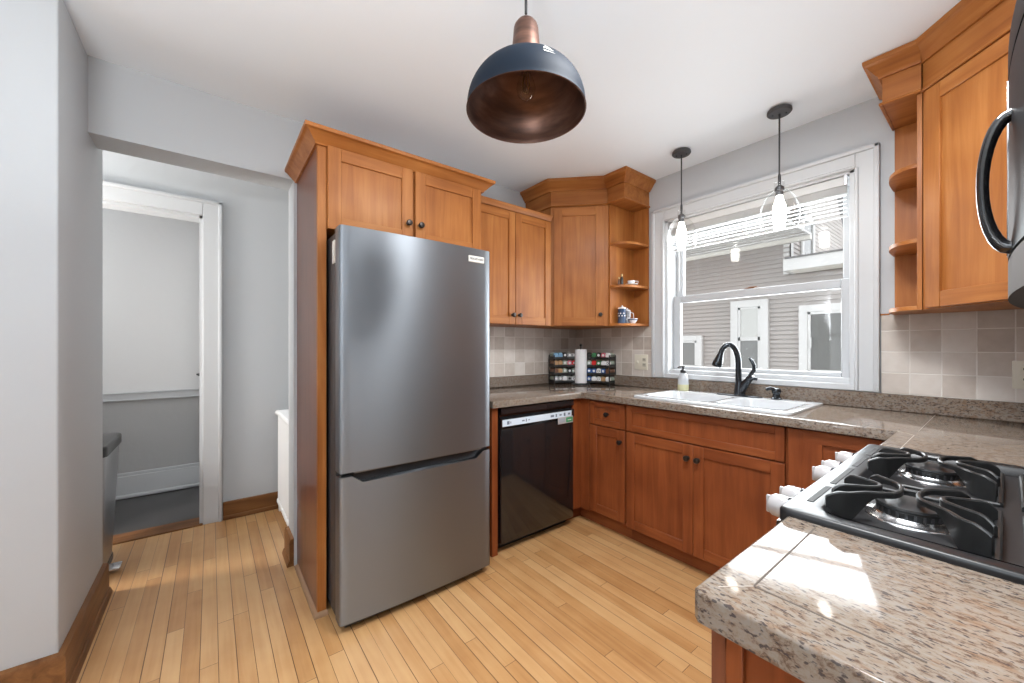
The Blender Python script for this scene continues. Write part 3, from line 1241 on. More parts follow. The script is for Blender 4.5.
# ------------------------------------------------------------------ granite worktops
t = thing('worktop', (1.4, -.3, CB), 'speckled brown granite worktop running from the fridge under the window to the range', 'worktop')
SX0, SX1, SY0, SY1 = 1.035, 1.835, -.56, -.08      # sink cut-out
RYF = -1.043                                        # range side
mb = MB()
mb.prism([(.003, -.003), (.003, -1.392), (.645, -1.392), (.645, -.645), (2.206, -.645), (2.206, RYF), (2.847, RYF), (2.847, -.003)],
         CB, CT, 'granite', .006, 2, holes=[[(SX0, SY0), (SX1, SY0), (SX1, SY1), (SX0, SY1)]])
mb.build('slab', t)
mb = MB()
mb.box(.010, .030, -1.392, -.010, CT, .995, 'granite_edge', .003)
mb.box(.030, 2.84, -.030, -.010, CT, .9965, 'granite_edge', .003)
mb.box(2.82, 2.84, RYF, -.030, CT, .995, 'granite_edge', .003)
mb.build('upstand', t)
mb = MB()


def seam(par, a, b, mat, z=CT, wd=.0016):
    a, b = Vector((*a, 0)), Vector((*b, 0))
    dd_ = (b - a)
    L = dd_.length
    n_ = dd_.normalized()
    M_ = frame((a.x, a.y, z), (n_.x, n_.y), (-n_.y, n_.x))
    MB().box(0, L, -wd / 2, wd / 2, -.001, .0003, mat, M=M_).build('grout_line', par)


seam(t, (2.256, RYF), (2.256, -.695), 'grout_light')
seam(t, (2.256, -.695), (2.206, -.645), 'grout_light')
seam(t, (2.256, -.595), (2.256, -.035), 'grout_light')
seam(t, (.645, -.645), (.60, -.60), 'grout_light')

t = thing('worktop', (2.53, -2.0, CB), 'glossy speckled granite worktop in the near corner, on the near side of the range', 'worktop')
mb = MB()
PX0, PX1, PY0, PY1 = 2.206, 2.847, -2.172, -1.817
# chamfered near-left corner like the photo's rounded one
mb.prism([(PX0 + .008, PY0), (PX1, PY0), (PX1, PY1), (PX0, PY1), (PX0, PY0 + .008)], CB, CT, 'granite', .005, 3)
mb.build('slab', t)
mb = MB()
gx, gy = 2.254, -2.104
seam(t, (gx, PY1 - .02), (gx, gy), 'grout_dark', wd=.0024)
seam(t, (gx, gy), (2.41, gy), 'grout_dark', wd=.0028)
seam(t, (gx, gy), (PX0 + .02, PY0 + .03), 'grout_light', wd=.0014)
seam(t, (gx, PY1 - .02), (PX0 + .012, PY1 - .003), 'grout_dark', wd=.0016)

# ------------------------------------------------------------------ dishwasher
t = thing('dishwasher', (.3, -1.01, 0), 'black built-in dishwasher under the granite worktop', 'dishwasher')
DA, DB = -1.326, -.704
MB().box(.05, .585, DA, DB, .10, .868, 'black_satin').build('body', t)
mb = MB()
mb.box(.586, .632, DA + .004, DB - .004, .062, .742, 'black_gloss', .006, 2)
mb.build('door', t)
mb = MB()
mb.prism([(.588, .744), (.628, .744), (.638, .755), (.638, .800), (.618, .806), (.612, .812), (.612, .826), (.634, .830), (.634, .864), (.588, .866)],
         0, DB - DA - .008, 'black_gloss', M=Matrix(((1, 0, 0, 0), (0, 0, 1, DA + .004), (0, 1, 0, 0), (0, 0, 0, 1))))
cp = mb.build('control_panel', t)
mb = MB()
mb.box(.6375, .6392, DA + .008, DB - .03, .757, .797, 'light_strip', .0006)
for y, wd, h in [(-1.285, .018, .02), (-1.26, .006, .012), (-1.17, .02, .008), (-1.14, .008, .018), (-1.12, .012, .006), (-.93, .03, .014), (-.885, .012, .02), (-.85, .02, .010), (-.81, .016, .022), (-.77, .02, .012)]:
    mb.box(.6391, .6397, y, y + wd, .777 - h / 2, .777 + h / 2, 'strip_print')
mb.build('control_strip', cp)
mb = MB()
mb.box(.6385, .6415, -.865, -.722, .716, .760, 'grey_sticker', .001)
mb.box(.6415, .642, -.79, -.727, .723, .754, 'green_sticker')
mb.box(.6415, .642, -.856, -.80, .723, .754, 'ceramic_grey')
mb.box(.6419, .6424, -.775, -.742, .734, .740, 'cream_mark')
mb.build('clean_sign', t)
mb = MB()
mb.box(.53, .552, DA, DB, .0, .10, 'black_satin')
mb.box(.55, .60, DA + .01, DB - .01, .045, .062, 'black_satin', .003)
mb.build('toe_panel', t)

# ------------------------------------------------------------------ sink
t = thing('kitchen_sink', (1.43, -.32, CT), 'white double bowl drop-in sink set in the granite under the window', 'sink')
mb = MB()


def rrect(x0, x1, y0, y1, r, n=6):
    pts = []
    for cx_, cy_, a0 in ((x1 - r, y1 - r, 0), (x0 + r, y1 - r, PI / 2), (x0 + r, y0 + r, PI), (x1 - r, y0 + r, 1.5 * PI)):
        for i in range(n + 1):
            a = a0 + i / n * PI / 2
            pts.append((cx_ + r * math.cos(a), cy_ + r * math.sin(a)))
    return pts


B1 = (1.058, 1.452, -.535, -.165, .07)
B2 = (1.492, 1.805, -.535, -.165, .06)
mb.prism(rrect(1.012, 1.852, -.588, -.045, .035), CT + .0005, CT + .013, 'sink_white', .006, 3, holes=[rrect(*B1), rrect(*B2)])
for bx in (B1, B2):
    bm = bmesh.new()
    rings = []
    for ins, z in ((-.001, CT + .013), (.004, CT + .004), (.012, CT - .05), (.022, CT - .14), (.05, CT - .17)):
        rings.append([bm.verts.new((p[0], p[1], z)) for p in rrect(bx[0] + ins, bx[1] - ins, bx[2] + ins, bx[3] - ins, bx[4])])
    for a, b in zip(rings, rings[1:]):
        for k in range(len(a)):
            bm.faces.new((a[k], a[(k + 1) % len(a)], b[(k + 1) % len(a)], b[k]))
    bm.faces.new(rings[-1])
    mb.merge(bm, 'sink_white')
mb.build('basin', t)
for bx in (B1, B2):
    mb = MB()
    mb.lathe([(0, .004), (.02, .004), (.04, .003), (.044, 0), (.044, -.003)], 'satin_chrome', ((bx[0] + bx[1]) / 2, (bx[2] + bx[3]) / 2, CT - .167), 20)
    mb.build('drain', t)

# faucet
SD = CT + .0135
t = thing('faucet', (1.445, -.115, SD), 'dark high-arc pull-down faucet on the sink, with a side lever', 'faucet')
mb = MB()
mb.prism(rrect(1.32, 1.575, -.145, -.085, .029), SD, SD + .007, 'gunmetal', .003, 2)
mb.build('base_plate', t)
mb = MB()
fx, fy = 1.452, -.113
mb.lathe([(0, 0), (.031, 0), (.030, .02), (.026, .06), (.022, .085), (0, .085)], 'gunmetal', (fx, fy, SD + .006), 20)
# body leaning towards the lever
mb.tube([(fx, fy, SD + .02), (fx + .03, fy - .003, SD + .075), (fx + .062, fy - .006, SD + .115)], [.026, .023, .017], 'gunmetal', 16)
mb.build('body', t)
mb = MB()
pts = [(fx - .006, fy, SD + .05), (fx - .006, fy - .002, SD + .12), (fx - .006, fy - .004, SD + .20)]
R_ = .052
ux, uy = -.77, -.45      # plan direction of the arch
dl = math.hypot(ux, uy)
ux, uy = ux / dl, uy / dl
for i in range(1, 11):
    a = i / 10 * PI * .86
    k = R_ * (1 - math.cos(a))
    pts.append((fx - .006 + ux * k, fy - .004 + uy * k, SD + .20 + R_ * 2.2 * math.sin(a)))
rr = [.017] * 3 + [.0165 - .0002 * i for i in range(10)]
mb.tube(pts, rr, 'gunmetal', 16)
mb.build('spout', t)
p, q = Vector(pts[-1]), Vector(pts[-2])
d = (p - q).normalized()
mb = MB()
mb.tube([p - d * .012, p + d * .008, p + d * .035, p + d * .065, p + d * .072], [.0165, .020, .026, .030, .028], 'gunmetal', 18)
mb.tube([p + d * .072, p + d * .076], [.022, .021], 'rubber', 18)
mb.build('spray_head', t)
mb = MB()
lx, ly, lz = fx + .062, fy - .006, SD + .115
mb.lathe([(0, -.02), (.017, -.018), (.02, 0), (.017, .018), (0, .02)], 'gunmetal', (lx, ly, lz), 16, M=Matrix.Rotation(PI / 3, 4, 'Y'))
mb.tube([(lx - .004, ly, lz + .01), (lx + .018, ly, lz + .045), (lx + .02, ly, lz + .075), (lx + .005, ly, lz + .105), (lx - .004, ly, lz + .118)],
        [.012, .011, .010, .009, .007], 'gunmetal', 12)
mb.tube([(lx, ly, lz), (lx + .035, ly - .002, lz - .006)], [.012, .009], 'gunmetal', 12)
mb.build('lever', t)

t = thing('soap_dispenser', (1.645, -.108, SD), 'small dark pump dispenser set into the sink ledge right of the faucet', 'dispenser')
mb = MB()
mb.lathe([(0, 0), (.027, 0), (.027, .006), (.020, .010), (.018, .03), (.022, .036), (.024, .05), (.018, .062), (0, .066)], 'gunmetal', (1.645, -.108, SD), 18)
mb.build('base', t)
mb = MB()
mb.tube([(1.645, -.108, SD + .052), (1.62, -.125, SD + .062), (1.602, -.138, SD + .054)], [.012, .011, .009], 'gunmetal', 10)
mb.build('nozzle', t)

# soap bottle
bx, by = 1.083, -.095
t = thing('soap_bottle', (bx, by, SD), 'clear soap bottle with pale yellow liquid and a dark pump, left of the faucet', 'bottle')
mb = MB()
mb.lathe([(0, .0), (.034, 0), (.036, .005), (.036, .04), (.0355, .042)], 'soap_liquid', (bx, by, SD), 24)
mb.lathe([(.0355, .042), (.034, .075), (.030, .10), (.020, .115), (.012, .12), (.012, .125), (0, .125)], 'soap_clear', (bx, by, SD), 24)
mb.build('bottle_body', t)
mb = MB()
mb.lathe([(0, .122), (.019, .122), (.019, .138), (.012, .142), (.006, .145), (.006, .158), (.011, .158), (.011, .168), (0, .17)], 'black_satin', (bx, by, SD), 18)
mb.tube([(bx, by, SD + .164), (bx - .018, by - .018, SD + .162), (bx - .026, by - .026, SD + .155)], [.006, .005, .004], 'black_satin', 8)
mb.build('pump', t)

# ------------------------------------------------------------------ paper towel and its stand
tx, ty = .262, -.222
t = thing('paper_towel_holder', (tx, ty, CT), 'black paper towel stand in the corner, its tip above the white roll', 'holder')
mb = MB()
mb.lathe([(0, 0), (.075, 0), (.076, .004), (.07, .008), (.012, .010), (0, .010)], 'black_iron', (tx, ty, CT), 24)
mb.build('base', t)
mb = MB()
mb.lathe([(0, .009), (.006, .009), (.006, .31), (.004, .315), (.011, .322), (.012, .33), (.006, .338), (0, .34)], 'black_iron', (tx, ty, CT), 12)
mb.build('rod', t)
mb = MB()
mb.lathe([(.02, .012), (.0485, .012), (.0495, .016), (.0495, .290), (.048, .293), (.02, .293)], 'paper', (tx, ty, CT), 32, closed=True)
tag(mb.build('paper_towel_roll', None, (tx, ty, CT + .012)), 'white paper towel roll standing in front of the spice rack', 'paper towel')

# ------------------------------------------------------------------ spice rack and its jars
RC = Vector((.482, -.472))
RR = .372
A0, A1 = math.radians(92.5), math.radians(168)
TZ = [.960, 1.026, 1.092, 1.158]
t = thing('spice_rack', (.2, -.2, CT), 'curved black wire spice rack of four tiers in the worktop corner', 'rack')


def arcp(r, a, z):
    return (RC.x + r * math.cos(a), RC.y + r * math.sin(a), z)


def wall_strip(mb_, pts, zb, zt, th, mat):
    """upright iron fin following a plan curve; zb and zt are heights per point"""
    P_ = [Vector(p_) for p_ in pts]
    bm = bmesh.new()
    ring = []
    for i, p_ in enumerate(P_):
        tt = (P_[min(i + 1, len(P_) - 1)] - P_[max(i - 1, 0)]).normalized()
        n_ = Vector((-tt.y, tt.x)) * th / 2
        a_ = zb[i] if isinstance(zb, list) else zb
        c_ = zt[i] if isinstance(zt, list) else zt
        e = min(.0025, (c_ - a_) * .3)
        ring.append([bm.verts.new((p_.x + s_ * n_.x, p_.y + s_ * n_.y, z_)) for s_, z_ in ((1, a_), (1, c_ - e), (.45, c_), (-.45, c_), (-1, c_ - e), (-1, a_))])
    for a_, c_ in zip(ring, ring[1:]):
        for k in range(6):
            bm.faces.new((a_[k], a_[(k + 1) % 6], c_[(k + 1) % 6], c_[k]))
    bm.faces.new(ring[0])
    bm.faces.new(ring[-1])
    mb_.merge(bm, mat)


for z in TZ:
    mb = MB()
    for r in (RR - .007, RR + .079):
        wall_strip(mb, [arcp(r, A0 + (A1 - A0) * i / 24, 0)[:2] for i in range(25)], z - .034, z - .0165, .003, 'black_iron')
    for r in (RR + .02, RR + .055):
        mb.tube([arcp(r, A0 + (A1 - A0) * i / 24, z - .0245) for i in range(25)], .0022, 'black_iron', 6)
    mb.build('tier_rail', t)
for a in (A0, A1):
    mb = MB()
    mb.tube([arcp(RR - .006, a, CT), arcp(RR - .006, a, 1.158)], .005, 'black_iron', 6)
    mb.tube([arcp(RR + .078, a, CT), arcp(RR + .078, a, 1.158)], .004, 'black_iron', 6)
    for q_ in range(4):
        p0, p1 = arcp(RR - .004, a, TZ[q_]), arcp(RR + .078, a, TZ[q_])
        wall_strip(mb, [p0[:2], p1[:2]], TZ[q_] - .034, TZ[q_] - .010, .003, 'black_iron')
    for z in (CT + .003, 1.0, 1.07, 1.13, 1.158):
        mb.tube([arcp(RR - .004, a, z), arcp(RR + .078, a, z)], .0022, 'black_iron', 6)
    mb.build('end_frame', t)
COLS = {'white': (.80, .80, .80), 'black': (.015, .015, .016), 'red': (.62, .03, .03), 'green': (.05, .20, .08), 'blue': (.03, .10, .30),
        'tan': (.48, .28, .14), 'grey': (.35, .36, .36), 'sage': (.36, .43, .36), 'sky': (.22, .42, .62), 'pink': (.62, .16, .22), 'brown': (.17, .08, .045)}
for k, v in COLS.items():
    plain('jar_' + k, v, .3)
# left to right, caps of each tier as seen between the two end frames
TIER = {3: ['sky', 'sky', 'black', 'grey', 'grey', 'white', 'black', 'black', 'green', 'black', 'pink', 'white'],
        2: ['tan', 'tan', 'sage', 'pink', 'red', 'grey', 'sage', 'sage', 'red', 'green', 'white', 'white'],
        1: ['brown', 'tan', 'sage', 'black', 'sage', 'black', 'black', 'blue', 'blue', 'white', 'blue', 'brown'],
        0: ['grey', 'grey', 'white', 'grey', 'white', 'white', 'black', 'blue', 'white', 'white', 'tan', 'white']}
DOT = {3: [0, 0, 1, 1, 1, 0, 1, 0, 0, 1, 1, 0], 2: [0, 0, 1, 1, 1, 1, 1, 1, 0, 1, 0, 2], 1: [0, 0, 1, 1, 1, 1, 1, 1, 1, 2, 1, 0], 0: [1, 1, 0, 2, 2, 0, 1, 1, 0, 2, 0, 0]}
JB = {'white': 'ceramic_white', 'black': 'jar_black'}
ORD = ['first', 'second', 'third', 'fourth', 'fifth', 'sixth', 'seventh', 'eighth', 'ninth', 'tenth', 'eleventh', 'twelfth']
TN = {3: 'top tier', 2: 'second tier', 1: 'third tier', 0: 'bottom tier'}
CN = {'sky': 'light blue', 'sage': 'sage green', 'tan': 'tan', 'pink': 'rose red'}
jar_proto = {}
for ti in (3, 2, 1, 0):
    for j in range(12):
        c = TIER[ti][j]
        dot = DOT[ti][j]
        ang = A1 - (A1 - A0) * (j + .5) / 12
        lab = '%s-capped spice jar on the %s of the wire rack, %s from left' % (CN.get(c, c), TN[ti], ORD[j])
        pos = Vector(arcp(RR, ang, TZ[ti] - .0004))
        tj = thing('spice_jar', pos, lab, 'spice jar', 'spice jars lying in the wire rack')
        tj.rotation_euler = (0, 0, ang)
        key = (c, dot)
        if key not in jar_proto:
            Mx = Matrix(((0, 0, 1, 0), (0, 1, 0, 0), (-1, 0, 0, 0), (0, 0, 0, 1)))   # local z -> +x (into the corner)
            m1 = MB()
            m1.lathe([(0, .012), (.0205, .012), (.0215, .018), (.0215, .072), (.020, .076), (0, .076)], 'bottle_glass' if False else ('jar_brown' if c in ('tan', 'brown', 'black') else 'jar_sage'), (0, 0, 0), 16, M=Mx)
            m2 = MB()
            m2.lathe([(0, -.004), (.0195, -.004), (.022, -.001), (.022, .014), (0, .014)], 'jar_' + c, (0, 0, 0), 16, M=Mx)
            if dot:
                m2.lathe([(0, -.0052), (.010, -.0052), (.011, -.0038), (0, -.0038)], 'jar_white' if dot == 1 and c != 'white' else 'jar_black', (0, 0, 0), 14, M=Mx)
                if dot == 2 and c == 'white':
                    m2.lathe([(0, -.0056), (.007, -.0056), (.0075, -.005), (0, -.005)], 'jar_white', (0, 0, 0), 12, M=Mx)
            jar_proto[key] = []
            for mm, nm in ((m1, 'jar_body'), (m2, 'cap')):
                ob = mm.build(nm)
                ob.parent = tj
                jar_proto[key].append(ob)
        else:
            for src in jar_proto[key]:
                cp_ = src.copy()
                cp_.parent = tj
                col.objects.link(cp_)

# ------------------------------------------------------------------ crockery on the left open shelf
z1 = UB + .0185
z2 = 1.6905


def stein(x, y, lab, h, r, body, band):
    t_ = thing('stein', (x, y, z1), lab, 'stein')
    m_ = MB()
    m_.lathe([(0, 0), (r, 0), (r * 1.04, h * .04), (r * .98, h * .12), (r * .90, h * .35), (r * .86, h * .6), (r * .92, h * .8), (r * .98, h * .86)], body, (x, y, z1), 24)
    m_.lathe([(r * .98, h * .86), (r * 1.0, h * .9), (r * .98, h * .93), (r * .7, h * .97), (0, h * .99)], band, (x, y, z1), 24)
    m_.build('mug_body', t_)
    m_ = MB()
    m_.lathe([(0, h * .985), (r * .2, h * .985), (r * .28, h * 1.03), (r * .2, h * 1.08), (0, h * 1.1)], 'satin_chrome', (x, y, z1), 14)
    m_.build('lid_knob', t_)
    m_ = MB()
    m_.tube([(x + .7 * r, y + .6 * r, z1 + h * .8), (x + 1.4 * r, y + 1.1 * r, z1 + h * .72), (x + 1.5 * r, y + 1.15 * r, z1 + h * .4), (x + .75 * r, y + .6 * r, z1 + h * .22)], r * .16, band, 8)
    m_.build('handle', t_)
    m_ = MB()
    for k in range(7):
        a = -2.6 + k * .42
        m_.lathe([(0, -.004), (r * .17, -.002), (r * .19, 0), (r * .17, .002), (0, .004)], 'ceramic_white' if body != 'ceramic_white' else 'ceramic_blue',
                 (x + r * .87 * math.cos(a), y + r * .87 * math.sin(a), z1 + h * (.45 + .14 * (k % 2))), 10,
                 M=Matrix.Rotation(a, 4, 'Z') @ Matrix.Rotation(PI / 2, 4, 'Y'))
    m_.build('painted_motif', t_)
    return t_


stein(.668, -.215, 'dark blue and white lidded stein on the bottom shelf, left of the window', .128, .032, 'ceramic_blue', 'ceramic_white')
stein(.650, -.120, 'small grey lidded stein behind the blue stein on the open shelf', .115, .024, 'ceramic_grey', 'ceramic_white')
t = thing('bowl', (.728, -.165, z1), 'small blue and white patterned bowl beside the blue stein', 'bowl')
mb = MB()
mb.lathe([(0, 0), (.018, 0), (.02, .005), (.031, .02), (.036, .036), (.033, .036), (.028, .02), (.016, .008), (0, .007)], 'ceramic_white', (.728, -.165, z1), 24)
mb.build('bowl_body', t)
mb = MB()
mb.lathe([(.0335, .024), (.0345, .024), (.0355, .031), (.0345, .031)], 'ceramic_blue', (.728, -.165, z1), 24, closed=True)
mb.build('painted_band', t)
mb = MB()
mb.lathe([(0, 0), (.02, 0), (.046, .005), (.048, .008), (.02, .003), (0, .003)], 'ceramic_white', (.722, -.175, z2), 24)
tag(mb.build('saucer', None, (.722, -.175, z2)), 'white saucer on the middle shelf left of the window', 'saucer')
t = thing('cup', (.722, -.175, z2 + .0035), 'small white cup standing on the white saucer', 'cup')
mb = MB()
mb.lathe([(0, 0), (.014, 0), (.016, .004), (.026, .018), (.028, .030), (.0265, .030), (.024, .018), (.012, .005), (0, .004)], 'ceramic_white', (.722, -.175, z2 + .0035), 24)
mb.build('cup_body', t)
mb = MB()
mb.tube([(.746, -.16, z2 + .03), (.764, -.149, z2 + .027), (.764, -.149, z2 + .015), (.744, -.161, z2 + .012)], .003, 'ceramic_white', 8)
mb.build('handle', t)
for x, y, h, r, mt, lb in ((.655, -.235, .066, .009, 'jar_brown', 'small brown glass vial at the left end of the middle shelf'),
                           (.676, -.228, .086, .011, 'jar_black', 'tall dark vial with a gold cap on the middle shelf'),
                           (.645, -.185, .05, .010, 'ceramic_white', 'short white vial behind the brown one on the middle shelf')):
    t = thing('vial', (x, y, z2), lb, 'vial')
    mb = MB()
    mb.lathe([(0, 0), (r, 0), (r, h * .6), (r * .5, h * .72), (r * .5, h * .78), (0, h * .78)], mt, (x, y, z2), 14)
    mb.build('vial_body', t)
    mb = MB()
    mb.lathe([(0, h * .77), (r * .62, h * .77), (r * .62, h * .96), (0, h)], 'filament', (x, y, z2), 12)
    mb.build('stopper', t)

# ------------------------------------------------------------------ outlets
t = thing('outlet', (.70, -.009, 1.07), 'cream double plate with a switch and a socket, left of the window', 'outlet')
mb = MB()
mb.box(.640, .757, -.0155, -.0085, 1.048, 1.168, 'cream_plastic', .003, 2)
mb.build('cover_plate', t)
MB().box(.664, .676, -.026, -.015, 1.098, 1.118, 'cream_plastic', .003).build('switch_toggle', t)
mb = MB()
for z in (1.088, 1.128):
    mb.box(.712, .742, -.0175, -.015, z - .013, z + .013, 'cream_dark', .004)
    for dx in (-.006, .006):
        mb.box(.727 + dx - .0012, .727 + dx + .0012, -.0182, -.0174, z - .002, z + .007, 'black_satin')
mb.build('socket', t)
t = thing('outlet', (2.51, -.009, 1.06), 'cream socket plate on the stone tiles at the right edge', 'outlet')
mb = MB()
mb.box(2.472, 2.545, -.0155, -.0085, 1.053, 1.170, 'cream_plastic', .003, 2)
mb.build('cover_plate', t)
mb = MB()
for z in (1.09, 1.133):
    mb.box(2.492, 2.525, -.0175, -.015, z - .014, z + .014, 'cream_plastic', .004)
    for dx in (-.0065, .0065):
        mb.box(2.5085 + dx - .0013, 2.5085 + dx + .0013, -.0182, -.0174, z - .001, z + .008, 'black_satin')
    mb.box(2.5065, 2.5105, -.0182, -.0174, z - .010, z - .006, 'black_satin')
mb.build('socket', t)

# ------------------------------------------------------------------ range
RA, RB = -1.812, -1.046
t = thing('gas_range', (2.5, -1.43, 0), 'black gas range set between the two granite worktops', 'range')
mb = MB()
mb.box(2.215, 2.84, RA + .004, RB - .004, .02, .905, 'black_satin', .004)
for x in (2.28, 2.78):
    for y in (RA + .06, RB - .06):
        mb.lathe([(0, 0), (.018, 0), (.018, .02), (0, .02)], 'black_satin', (x, y, 0), 10)
mb.build('body', t)
mb = MB()
mb.box(2.180, 2.215, RA + .012, RB - .012, .17, .755, 'black_gloss', .006, 2)
od = mb.build('oven_door', t)
mb = MB()
mb.tube([(2.18, RA + .08, .715), (2.145, RA + .085, .72), (2.14, RA + .11, .72), (2.14, RB - .11, .72), (2.145, RB - .085, .72), (2.18, RB - .08, .715)], .011, 'satin_chrome', 10)
mb.build('handle', od)
MB().box(2.184, 2.215, RA + .012, RB - .012, .03, .16, 'black_gloss', .006, 2).build('warming_drawer', t)
# sloped control panel
mb = MB()
mb.prism([(2.215, .765), (2.186, .77), (2.178, .80), (2.186, .895), (2.215, .905)], 0, RB - RA - .008, 'black_gloss',
         M=Matrix(((1, 0, 0, 0), (0, 0, 1, RA + .004), (0, 1, 0, 0), (0, 0, 0, 1))))
cpn = mb.build('control_panel', t)
for y in (-1.700, -1.620, -1.375, -1.290, -1.145):
    mb = MB()
    q = Matrix.Rotation(-PI / 2 + .06, 4, 'Y')
    mb.lathe([(0, 0), (.025, 0), (.0255, .010), (.022, .012), (0, .012)], 'gunmetal', (2.184, y, .884), 22, M=q)
    mb.lathe([(0, .011), (.0235, .011), (.0245, .016), (.0235, .036), (.018, .044), (.008, .046), (0, .046)], 'knob_white', (2.184, y, .884), 22, M=q)
    mb.box(2.132, 2.142, y - .004, y + .004, .866, .904, 'knob_white', .003, 2)
    mb.build('knob', cpn)
# cooktop: rounded rim, flat control shelf at the front, sunken burner pan
CTX0, CTX1 = 2.190, 2.80
PAN = (2.250, 2.785, RA + .030, RB - .030)
mb = MB()
mb.prism(rrect(CTX0, CTX1, RA - .008, RB + .008, .018), .900, .926, 'black_enamel', .008, 4, holes=[rrect(*PAN, .03, 8)])
bm = bmesh.new()
rg = []
for ins, z_ in ((-.001, .9255), (.004, .921), (.012, .907), (.022, .904)):
    rg.append([bm.verts.new((p_[0], p_[1], z_)) for p_ in rrect(PAN[0] + ins, PAN[1] - ins, PAN[2] + ins, PAN[3] - ins, .03, 8)])
for a_, c_ in zip(rg, rg[1:]):
    for k in range(len(a_)):
        bm.faces.new((a_[k], a_[(k + 1) % len(a_)], c_[(k + 1) % len(a_)], c_[k]))
bm.faces.new(rg[-1])
mb.merge(bm, 'black_enamel')
mb.build('cooktop', t)
mb = MB()
for ya, yb in ((RA + .07, RA + .20), (RA + .23, RA + .40), (RA + .43, RA + .56), (RA + .59, RA + .70)):
    mb.box(CTX0 + .026, CTX0 + .037, ya, yb, .9252, .9270, 'rubber', .0006)
mb.build('vent_slot', t)
mb = MB()
mb.box(2.80, 2.84, RA, RB, .905, .965, 'black_gloss', .008, 3)
mb.build('back_guard', t)
BX, BYs = (2.346, 2.585), (-1.625, -1.262)
BZ = .904
for bxx in BX:
    for byy in BYs:
        mb = MB()
        mb.lathe([(0, BZ), (.066, BZ), (.064, BZ + .003), (.052, BZ + .006), (.048, BZ + .010), (0, BZ + .010)], 'satin_chrome', (bxx, byy, 0), 28)
        mb.lathe([(0, BZ + .009), (.044, BZ + .009), (.046, BZ + .020), (.045, BZ + .022), (0, BZ + .022)], 'black_iron', (bxx, byy, 0), 36)
        for k in range(24):
            a = k * 2 * PI / 24
            mb.box(-.0018, .0018, .0445, .0468, BZ + .011, BZ + .020, 'dark_grey_steel', M=Matrix.Translation((bxx, byy, 0)) @ Matrix.Rotation(a, 4, 'Z'))
        b_ = mb.build('burner', t)
        mb = MB()
        mb.lathe([(0, BZ + .022), (.046, BZ + .022), (.049, BZ + .025), (.048, BZ + .029), (.041, BZ + .0315), (0, BZ + .032)], 'black_satin', (bxx, byy, 0), 32)
        mb.build('burner_cap', b_)


def spline(pts, n=6):
    """smooth curve through plan points"""
    P_ = [Vector(p_) for p_ in pts]
    out_ = []
    for i in range(len(P_) - 1):
        p0, p1, p2, p3 = P_[max(i - 1, 0)], P_[i], P_[i + 1], P_[min(i + 2, len(P_) - 1)]
        for k in range(n):
            u_ = k / n
            out_.append(.5 * ((2 * p1) + (p2 - p0) * u_ + (2 * p0 - 5 * p1 + 4 * p2 - p3) * u_ ** 2 + (3 * p1 - p0 - 3 * p2 + p3) * u_ ** 3))
    out_.append(P_[-1])
    return out_


def grate(cx_, cy_):
    """one burner's cast iron grate: on each side a wide horseshoe fin over the burner and a hairpin fin nested behind it"""
    m_ = MB()
    T_ = .957
    th = .0072
    for sx in (-1, 1):
        big = spline([(sx * .100, -.118), (sx * .072, -.104), (sx * .050, -.070), (sx * .020, -.040), (sx * .012, 0), (sx * .020, .040), (sx * .050, .070), (sx * .068, .090)])
        n_ = len(big)
        zt, zb = [], []
        for i in range(n_):
            u_ = i / (n_ - 1)
            zt.append(T_ - .012 * max(0, 1 - u_ / .09) - .010 * max(0, (u_ - .9) / .1))
            zb.append(.906 if u_ < .17 else (.906 + .040 * min(1, (u_ - .17) / .16) if u_ < .80 else .946 - .022 * (u_ - .80) / .2))
        wall_strip(m_, [(cx_ + p_.x, cy_ + p_.y) for p_ in big], zb, zt, th, 'black_iron')
        inn_ = spline([(sx * .102, -.062), (sx * .066, -.036), (sx * .044, -.014), (sx * .044, .010), (sx * .068, .026), (sx * .102, .040)])
        n_ = len(inn_)
        zt, zb = [], []
        for i in range(n_):
            u_ = i / (n_ - 1)
            e_ = min(u_, 1 - u_)
            zt.append(T_ - .012 * max(0, 1 - e_ / .08))
            zb.append(.906 if e_ < .16 else .906 + .036 * min(1, (e_ - .16) / .18))
        wall_strip(m_, [(cx_ + p_.x, cy_ + p_.y) for p_ in inn_], zb, zt, th, 'black_iron')
        # foot bar along the outer side
        wall_strip(m_, [(cx_ + sx * .104, cy_ - .150), (cx_ + sx * .104, cy_ - .05), (cx_ + sx * .104, cy_ + .05), (cx_ + sx * .104, cy_ + .150)],
                   .9045, [.915, .928, .928, .915], .009, 'black_iron')
    # bar tying the two horseshoes together over the burner
    wall_strip(m_, [(cx_ - .014, cy_ + .012), (cx_ + .014, cy_ + .012)], .946, T_ - .001, .008, 'black_iron')
    for sy in (-1, 1):
        wall_strip(m_, [(cx_ - .104, cy_ + sy * .150), (cx_ + .104, cy_ + sy * .150)], .9045, .913, .008, 'black_iron')
    return m_


for bxx in BX:
    for byy in BYs:
        grate(bxx, byy).build('grate', t)

# ------------------------------------------------------------------ microwave
t = thing('microwave', (2.65, -1.43, 1.32), 'black over-the-range microwave with a bowed handle, at the right edge', 'microwave')
MA, MBy = -1.808, -1.050
mb = MB()
mb.box(2.499, 2.846, MA, MBy, 1.32, 1.80, 'black_satin', .004)
mb.build('body', t)


def bowed(mb_, z0, z1, mat, xe=2.491, bow=.031, xin=2.500, ya=MA, yb=MBy):
    N = 16
    pl = [(xin, ya)] + [(xe - bow * (1 - (2 * i / N - 1) ** 2), ya + (yb - ya) * i / N) for i in range(N + 1)] + [(xin, yb)]
    mb_.prism(pl, z0, z1, mat, .003, 2)


